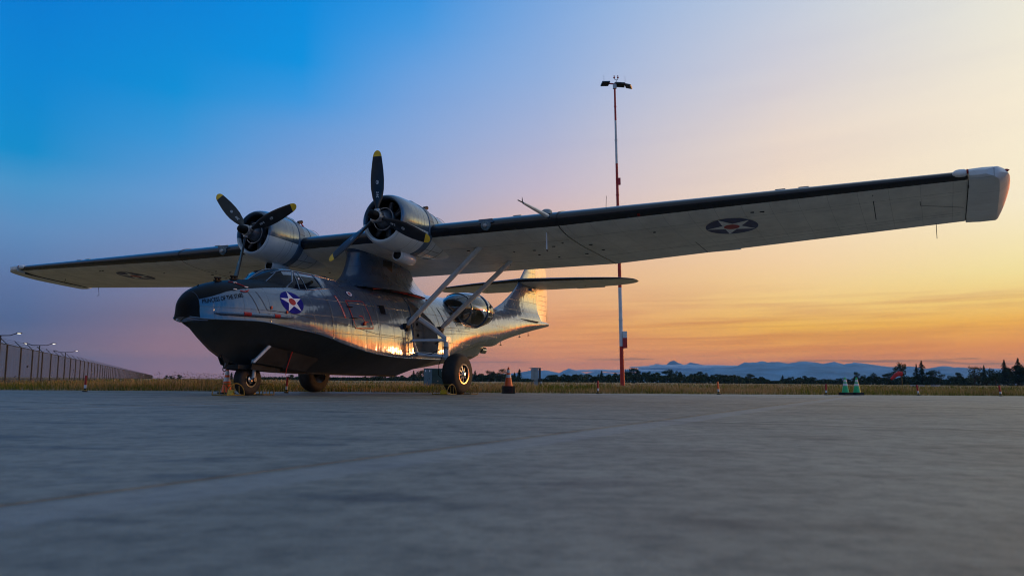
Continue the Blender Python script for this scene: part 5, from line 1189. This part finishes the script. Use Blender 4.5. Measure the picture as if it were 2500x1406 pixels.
for s, a0 in ((1, -5.5), (-1, -48.38)):
    tip = Vector((3.93, s*2.273, 4.605)); ax = Vector((math.cos(TI), 0, -math.sin(TI))); hub = tip+ax*.25
    nac = empty('engine_nacelle', (0, 0, 0)); nac.parent = AC
    def lmat(i, j, n=40):
        a = 2*math.pi*(j+1)/n; return a
    def split(i, j): # lathe 'b' axis is up: sin>~ -0.12 -> top
        return 0
    prof = [(.40, .545), (.35, .555), (.315, .575), (.30, .60), (.31, .625), (.36, .655), (.45, .682), (.58, .705), (.75, .717), (.92, .722)]
    prof2 = [(.925, .722), (.935, .722), (1.20, .72), (1.21, .72), (1.44, .712)]
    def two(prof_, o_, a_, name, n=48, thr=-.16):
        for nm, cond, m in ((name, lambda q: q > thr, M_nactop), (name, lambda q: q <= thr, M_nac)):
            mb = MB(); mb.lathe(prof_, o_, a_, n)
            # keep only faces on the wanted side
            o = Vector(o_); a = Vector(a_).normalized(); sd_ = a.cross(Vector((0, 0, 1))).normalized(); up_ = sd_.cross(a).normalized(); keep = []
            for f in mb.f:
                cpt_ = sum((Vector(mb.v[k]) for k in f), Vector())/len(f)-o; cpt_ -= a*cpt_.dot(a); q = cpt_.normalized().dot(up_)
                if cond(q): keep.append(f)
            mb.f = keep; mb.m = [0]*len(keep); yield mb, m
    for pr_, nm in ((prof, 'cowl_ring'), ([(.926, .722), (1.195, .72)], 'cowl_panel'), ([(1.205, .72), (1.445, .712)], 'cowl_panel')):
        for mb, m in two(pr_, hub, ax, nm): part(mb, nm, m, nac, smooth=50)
    for t, r_ in ((.923, .720), (1.2, .717)): part(MB().lathe([(t-.004, r_), (t+.006, r_)], hub, ax, 48), 'cowl_seam', M_line, nac)
    part(MB().lathe([(1.45, .60), (1.452, .715), (1.47, .728), (1.70, .712), (1.705, .60)], hub, ax, 48), 'cowl_flaps', mat('slate_cowl_flaps', (.09, .14, .20), .45, .2, noise_s=4, noise_a=.2), nac, smooth=30)
    for k in range(12):
        if k in (8, 9, 10): continue
        a = R(15+30*k); up_ = Vector((math.sin(TI), 0, math.cos(TI))); rd = Vector((0, 1, 0))*math.cos(a)+up_*math.sin(a)
        part(MB().tube([hub+ax*1.475+rd*.724, hub+ax*1.69+rd*.712], .006, 4), 'flap_gap', M_line, nac)
    # rear nacelle fading into the wing
    rings = []
    N_ = 48; up_ = Vector((math.sin(TI), 0, math.cos(TI)))
    for t, rt, rb_, rw in ((1.66, .665, .665, .665), (2.0, .645, .655, .65), (2.4, .60, .64, .62), (2.8, .50, .60, .57), (3.1, .38, .555, .50), (3.35, .24, .49, .42), (3.55, .10, .42, .32), (3.70, .02, .36, .20), (3.80, .01, .32, .10)):
        c = hub+ax*t+Vector((0, 0, .04*(t-1.66)))
        rings.append([c+Vector((0, 1, 0))*rw*math.cos(q)+up_*(rt if math.sin(q) > 0 else rb_)*math.sin(q) for q in [2*math.pi*(i+.5)/N_ for i in range(N_)]])
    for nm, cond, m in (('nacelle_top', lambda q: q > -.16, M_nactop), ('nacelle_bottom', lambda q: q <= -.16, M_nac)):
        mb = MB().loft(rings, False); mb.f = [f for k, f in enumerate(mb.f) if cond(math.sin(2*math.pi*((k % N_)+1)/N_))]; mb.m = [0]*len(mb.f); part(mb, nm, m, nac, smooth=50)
    for t, r_ in ((2.05, .652), (2.55, .628)):
        c = hub+ax*t+Vector((0, 0, .04*(t-1.66))); part(MB().tube([c+Vector((0, 1, 0))*(r_+.002)*math.cos(q)+up_*(r_+(.002 if math.sin(q) < 0 else -.01-.03*(t-2.05)))*math.sin(q) for q in fr(-3.14, 3.14, 40)], .005, 4, caps=False), 'nacelle_seam', M_line, nac)
    for (ta, tb, qa) in ((1.75, 2.5, -.9), (1.75, 2.5, -1.5), (2.05, 2.9, -.45)):
        pts = []
        for t in fr(ta, tb, 5):
            c = hub+ax*t+Vector((0, 0, .04*(t-1.66))); r1 = I([(1.66, .668), (2.0, .656), (2.4, .642), (2.8, .603), (3.1, .556)])(t); rw = I([(1.66, .668), (2.0, .652), (2.4, .622), (2.8, .572), (3.1, .502)])(t)
            pts.append(c+Vector((0, 1, 0))*rw*math.cos(qa)+up_*r1*math.sin(qa))
        part(MB().tube(pts, .006, 4), 'nacelle_seam', M_line, nac)
    # dark inside, crankcase, cylinders
    part(MB().lathe([(.40, .548), (1.2, .64), (1.21, .1)], hub, ax, 32), 'cowl_lining', M_dark, nac)
    part(MB().lathe([(.10, .12), (.16, .16), (.30, .20), (.42, .27), (.7, .28), (.72, .1)], hub, ax, 24, caps=True), 'crankcase', mat('grey_gearbox', (.12, .13, .15), .4, .6, noise_s=9, noise_a=.3), nac)
    for k in range(14):
        a = 2*math.pi*k/14; rd = Vector((0, 1, 0))*math.cos(a)+up_*math.sin(a); z_ = .55 if k % 2 else .78
        c = hub+ax*z_; pr_ = []
        for i in range(8): pr_ += [(.24+i*.032, .072), (.256+i*.032, .072), (.257+i*.032, .060), (.271+i*.032, .060)]
        part(MB().lathe(pr_+[(.50, .05)], c, rd, 10), 'cylinder', M_dsteel, nac, smooth=0)
        if k % 2 == 0: part(MB().tube([c+rd*.25-ax*.16, c+rd*.47-ax*.12], .011, 6), 'pushrod', M_steel, nac)
    part(MB().tube([hub+ax*.36+(Vector((0, 1, 0))*math.cos(q)+up_*math.sin(q))*.30 for q in fr(0, 6.283, 30)], .012, 6, caps=False), 'ignition_ring', M_steel, nac)
    # oil cooler duct below, carburettor scoop and exhaust above
    oc = hub+ax*1.0+Vector((0, 0, -.80))
    oil = part(MB().lathe([(0, .125), (-.01, .145), (.02, .16), (.5, .17), (.72, .14), (.80, .08)], oc, ax, 24), 'oil_cooler', M_nac, nac, smooth=50)
    part(MB().lathe([(.01, .13), (.08, .12), (.081, .001)], oc, ax, 20), 'oil_cooler_core', M_dark, nac)
    sc0 = hub+ax*1.42+up_*.66
    rings = [[sc0+ax*t+Vector((0, 1, 0))*w_*c_+up_*h_*max(0, s_) for c_, s_ in [(math.cos(q), math.sin(q)) for q in fr(0, math.pi, 12)]] for t, w_, h_ in ((-.30, .02, .02), (-.2, .16, .09), (0, .20, .15), (.35, .18, .14), (.38, .17, .02))]
    part(MB().loft(rings, True, True), 'carburettor_scoop', M_nactop, nac, smooth=50)
    for yy in (-.18, .2):
        e0 = hub+ax*1.88+up_*.60+Vector((0, yy, 0)); part(MB().tube([e0, e0+up_*.10+ax*.03, e0+up_*.15+ax*.16], [.05, .055, .055], 10, caps=False).tube([e0+up_*.15+ax*.155, e0+up_*.15+ax*.16], .045, 10), 'exhaust_stub', mat('rusty_exhaust', (.05, .03, .025), .6, .5, noise_s=12, noise_a=.4), nac)
    if s < 0: part(MB().tube([e0+up_*.12+ax*.1, e0+ax*.22+Vector((0, .12, -.08)), e0+ax*.34+Vector((0, .20, -.26))], .020, 5), 'ribbon', M_redflag, nac)
    # propeller
    spin = MB().lathe([(-.25, .001), (-.245, .05), (-.22, .085), (-.16, .112), (-.06, .125), (.04, .125)], hub, ax, 24)
    prop = part(spin, 'propeller', M_black, smooth=50)
    part(MB().lathe([(.0, .126), (.01, .155), (.05, .165), (.16, .165), (.21, .13), (.24, .10)], hub, ax, 24, caps=True), 'hub_barrel', M_steel, prop)
    pc = hub+ax*.10
    for k in range(3):
        ang = R(a0-120*k); bl, tp, rd, ch, _ = blade_mesh(ang, s, pc)
        part(MB().tube([pc+rd*.08, pc+rd*.19, pc+rd*.20], [.085, .085, .06], 14), 'blade_clamp', M_steel, prop)
        part(MB().loft(bl), 'blade', M_prop, prop, smooth=60); part(MB().loft(tp), 'blade_tip', M_yel, prop, smooth=60)
        def face(r, c_, off=.026):
            be = R(I([(.5, 40), (.75, 33), (1.0, 27), (1.25, 22)])(r)); cc = ch*math.cos(be)+ax*math.sin(be); nn = ax*math.cos(be)-ch*math.sin(be); th = I([(.5, .034), (.75, .026), (1.0, .021), (1.25, .016)])(r); return pc+rd*r+cc*c_-nn*(th*1.02+off-.022)
        rg = MB()
        for i in range(20):
            q0, q1 = 2*math.pi*i/20, 2*math.pi*(i+1)/20
            rg.add([face(.93+.055*math.cos(q)*k2, .036*math.sin(q)*k2) for q, k2 in ((q0, 1), (q1, 1), (q1, .78), (q0, .78))], [(0, 1, 2, 3)])
        rg.add([face(.93+a_, b_) for a_, b_ in ((-.03, -.008), (.03, -.008), (.03, .008), (-.03, .008))], [(0, 1, 2, 3)])
        part(rg, 'blade_emblem', M_ref, prop, smooth=0)
        v_, f_ = text_polys('24-S', .085); mb = MB(); mb.v = [face(.50+a_*1.1, -.03+b_) for a_, b_ in v_]; mb.f = f_; mb.m = [0]*len(f_); part(mb, 'blade_number', M_ref, prop, smooth=0, fix=False)
# small red lifting handle on the wing between the nacelles
h0 = Vector(wpt(.6, .02, 1, 0)); part(MB().tube([h0, h0+Vector((0, 0, .14)), h0+Vector((0, .40, .20)), h0+Vector((0, .62, .20))], .010, 6), 'lifting_handle', M_red)

# ---- undercarriage ------------------------------------------------------------------
def tyre(c, R_, W_, rim, name, ax=(0, 1, 0), spokes=True, s=1, mrim=None):
    prof = []
    for i in range(17):
        a = math.pi*i/16; x = -W_/2*math.cos(a); k = abs(math.sin(a))**.42; prof.append((x, rim+(R_-rim)*k))
    prof = [(-W_*.40, rim*.98)]+prof+[(W_*.40, rim*.98)]
    t = part(MB().lathe(prof, c, ax, 48), name, M_rub, smooth=50)
    for k in (-.05, 0, .05): part(MB().lathe([(k-.006, R_+.001), (k-.005, R_+.004), (k+.005, R_+.004), (k+.006, R_+.001)], c, ax, 40), 'tread_rib', M_rub, t)
    c = Vector(c); o = Vector(ax)*s
    part(MB().lathe([(W_*.46, rim*1.0), (W_*.49, rim*.97), (W_*.48, rim*.84), (W_*.40, rim*.82), (W_*.40, rim*1.02)], c, o, 40), 'rim', mrim or M_brass, t, smooth=40)
    part(MB().lathe([(W_*.20, rim*.95), (W_*.201, .02)], c, o, 30), 'wheel_disc', M_dark, t)
    part(MB().lathe([(W_*.2, .11), (W_*.44, .09), (W_*.5, .05), (W_*.56, .04), (W_*.56, .001)], c, o, 20), 'hub_cap', M_brass, t)
    if spokes:
        for k in range(8):
            a = 2*math.pi*k/8+.2; u_ = Vector((math.cos(a), 0, math.sin(a))); v_ = Vector((-math.sin(a), 0, math.cos(a))); P = []
            for r_, hw, yy in ((.07, .030, .44), (rim*.55, .022, .40), (rim*.88, .042, .36)):
                P.append([c+u_*r_+v_*hw+o*W_*yy, c+u_*r_-v_*hw+o*W_*yy, c+u_*r_-v_*hw+o*W_*(yy-.12), c+u_*r_+v_*hw+o*W_*(yy-.12)])
            part(MB().loft(P), 'spoke', M_steel, t, smooth=0)
    part(MB().lathe([(-W_*.46, rim*1.0), (-W_*.49, rim*.97), (-W_*.40, rim*.82), (-W_*.15, .12)], c, o, 32), 'inner_rim', M_dsteel, t)
    return t
for s in (1, -1):
    wz = .588+(-.005 if s > 0 else .020)
    tyre((7.74, s*2.65, wz), .588, .47, .30, 'main_wheel', s=s)
    g_ = []
    Y1 = 2.27
    leg = part(MB().tube([(7.72, s*Y1, 1.60), (7.76, s*Y1, 1.05)], .085, 14).tube([(7.76, s*Y1, 1.06), (7.78, s*Y1, .62)], .062, 12).box((7.72, s*Y1, 1.58), (.22, .16, .14)), 'oleo_leg', M_strut)
    part(MB().tube([(7.78, s*(Y1-.04), .60), (7.74, s*2.62, .59)], .06, 10), 'axle', M_dsteel, leg)
    part(MB().tube([(7.70, s*Y1, 1.33), (7.70, s*Y1, 1.36)], .10, 14), 'leg_collar', M_dsteel, leg)
    part(MB().tube([(7.33, s*1.45, 2.26), (7.52, s*1.92, 1.92), (7.66, s*Y1, 1.62)], [.075, .075, .06], 12), 'upper_drag_strut', M_strut)
    part(MB().lathe([(-.05, .001), (-.05, .10), (.05, .10), (.05, .001)], (7.34, s*1.5, 2.24), (1, 0, 0), 14), 'pivot_fitting', M_dsteel)
    part(MB().tube([(7.08, s*1.50, 1.53), (7.62, s*(Y1-.04), 1.56)], .042, 10), 'side_brace', M_strut)
    part(MB().tube([(7.30, s*1.40, 1.17), (7.72, s*(Y1-.03), 1.08)], .055, 10), 'lower_brace', M_strut)
    part(MB().tube([(7.20, s*1.42, 1.66), (7.44, s*1.46, 1.22)], .028, 8).tube([(7.30, s*1.30, 1.9), (7.38, s*1.46, 1.24)], .018, 8), 'retraction_link', M_strut)
    part(MB().tube([(7.66, s*Y1, 1.62), (8.3, s*1.52, 1.50)], .020, 8), 'drag_brace', M_dark)
    part(MB().tube([(7.30, s*1.42, 1.22), (7.5, s*1.9, 1.15), (7.62, s*2.1, 1.28), (7.70, s*(Y1+.08), 1.30)], .014, 6), 'brake_hose', M_black)
    part(MB().tube([(7.66, s*(Y1-.06), 1.15), (7.58, s*2.12, .85), (7.60, s*2.10, .55), (7.72, s*2.2, .42)], .012, 6), 'brake_hose', M_black)
    for (z0, x0, z1, x1) in ((1.3, 7.25, 2.1, 7.3), (1.24, 7.9, 2.2, 7.9), (1.5, 7.2, 1.46, 8.38), (1.95, 7.22, 1.92, 8.34)): part(MB().tube([(x0, s*1.02, z0), (x1, s*1.02, z1)], .022, 6), 'well_stringer', M_well)
    for x, z in ((8.05, 2.08), (8.12, 1.75), (7.5, 1.95)): part(MB().lathe([(0, .05), (.02, .05), (.021, .001)], (x, s*1.005, z), (0, s, 0), 12), 'well_hole', M_dark)
    # well edge lip
    pts = [on(x, z, .006, s) for x, z in wellpoly]; part(MB().tube(pts+[pts[0]], .018, 6, caps=False), 'well_lip', M_hull)
    # bright torn polished patch panels beside the well
    window([(6.86, 1.62), (7.05, 1.62), (7.05, 1.12), (6.86, 1.12)], 'side_patch', M_hull, False, s)
# nose gear
NW = Vector((2.26, 0, .380-.016))
tyre(NW, .385, .27, .19, 'nose_wheel', s=1, spokes=False, mrim=M_dsteel)
fk = MB(); 
for s in (1, -1): fk.tube([NW+Vector((0, s*.19, 0)), NW+Vector((.02, s*.19, .30)), NW+Vector((.04, s*.10, .50))], [.045, .05, .06], 10)
fork = part(fk, 'nose_fork', M_strut); part(MB().tube([NW+Vector((.04, 0, .44)), NW+Vector((.10, 0, .95))], .07, 14), 'nose_leg', M_steel, fork)
part(MB().lathe([(0, .05), (.05, .05), (.05, .001)], NW+Vector((0, .21, 0)), (0, 1, 0), 14), 'axle_nut', M_dsteel, fork)
part(MB().tube([NW+Vector((.04, .06, .5)), NW+Vector((.55, .12, .75))], .03, 8), 'nose_drag_brace', M_dsteel, fork)
M_door = mat('dark_grey_gear_door', (.022, .025, .026), .7, noise_s=3, noise_a=.25, spec=.12)
for s in (1, -1):
    dr = part(slab([(2.36, s*.62, 1.16), (4.05, s*.66, .92), (3.72, s*.50, .58), (1.98, s*.48, .76)], .03), 'nose_gear_door', M_door, smooth=0)
    part(slab([(2.35, s*.62, 1.16), (1.97, s*.48, .76), (1.93, s*.46, .78), (2.30, s*.60, 1.19)], .05), 'door_edge', M_strut, dr, smooth=0)
    part(slab([(1.98, s*.40, .76), (2.93, s*.40, .66), (2.90, s*.40, .54), (1.96, s*.40, .60)], .02), 'door_lower_panel', M_door, dr, smooth=0)
    part(slab([(1.34, s*.06, .92), (1.56, s*.06, .84), (1.56, s*.06, .68), (1.46, s*.06, .70)], .03), 'front_gear_flap', M_door, smooth=0)
part(MB().box((2.45, 0, .66), (1.5, .5, .10)), 'nose_wheel_bay', M_dark, smooth=0)
part(MB().tube([(3.02, .70, 1.06), (3.04, .60, .86), (3.0, .55, .62), (3.0, .53, .48)], [.018, .016, .010, .006], 6), 'door_ribbon', M_redflag)
rg = [(1.42+.05*math.cos(a), .1, .60+.05*math.sin(a)) for a in fr(0, 6.283, 14)]; part(MB().tube(rg, .012, 6, caps=False).tube([(1.42, .1, .65), (1.44, .1, .74)], .015, 6), 'tow_ring', M_dsteel)

# helper: aircraft coordinates to world
bpy.context.view_layer.update()
def toW(x, y, z): return AC.matrix_world @ Vector((x, -y, z))
# wheel chocks: curved tube frames standing on the concrete, not attached to the aircraft
def chock(cx, cy, along, side, label, size=.30, L=.30):
    """yellow tubular chock; along = +1 behind the wheel, -1 in front"""
    p = toW(cx, cy, 0); e = empty('wheel_chock', (p.x, p.y, 0), (0, 0, PSI), label=label, category='wheel chock', group='yellow tube wheel chocks')
    L *= along
    for yy in (-.24, .24):
        arc = [(0, yy, .02)]+[(L*1.5*(1-math.cos(q))/2+0*L, yy, .02+size*math.sin(q)) for q in fr(.1, math.pi*.95, 10)]+[(L*1.5, yy, .02)]
        MB().tube(arc, .013, 8).tube([(0, yy, .016), (L*1.5, yy, .016)], .013, 8).build('bent_tube', M_ytrim, e)
        MB().tube([(L*.45, yy, .02), (L*.5, yy, size*.85)], .010, 6).tube([(L*.9, yy, .02), (L*.92, yy, size*.95)], .010, 6).build('upright', M_ytrim, e)
    MB().tube([(L*.75, -.24, size+.01), (L*.75, .24, size+.01)], .012, 8).tube([(0, -.24, .016), (0, .24, .016)], .013, 8).tube([(L*1.5, -.24, .016), (L*1.5, .24, .016)], .013, 8).build('cross_tube', M_ytrim, e)
    q = MB(); s0 = L*.02; q.add([(s0, .06, .005), (s0+L*.3, .06, .005), (s0+L*.1, .06, .13), (s0, .24, .005), (s0+L*.3, .24, .005), (s0+L*.1, .24, .13)], [(0, 1, 2), (5, 4, 3), (0, 3, 4, 1), (1, 4, 5, 2), (2, 5, 3, 0)]); q.build('wedge', M_yel, e, smooth=0)
chock(2.26-.30, -.02, -1, 0, 'yellow tube chock in front of the nose wheel, beside the cone', .27, .36)
chock(2.26+.30, -.02, 1, 0, 'yellow tube chock behind the nose wheel', .27, .26)
chock(7.74-.40, 2.62, -1, 0, 'yellow tube chock in front of the near main wheel', .27, .32)
chock(7.74+.42, 2.62, 1, 0, 'yellow tube chock behind the near main wheel', .27, .28)
# tie-down strap hanging from the afterbody to the apron
p1 = toW(12.55, .10, 1.10); p2 = Vector((p1.x, p1.y, 0.0))
e = empty('tie_down_strap', (p1.x, p1.y, 0), label='orange and blue strap hanging straight down from the rear hull behind the main wheel', category='strap')
MB().tube([(0, 0, p1.z+.02), (0, 0, .62)], .022, 8).build('orange_strap', mat('orange_webbing', (.45, .10, .03), .8, noise_s=12, noise_a=.2), e)
MB().tube([(0, 0, .62), (.01, 0, .12)], .030, 8).build('blue_sleeve', mat('blue_webbing', (.02, .03, .22), .8, noise_s=12, noise_a=.2), e)
MB().tube([(.01, 0, .14), (.02, 0, .002)], [.02, .07], 8).build('strap_foot', M_yel, e)
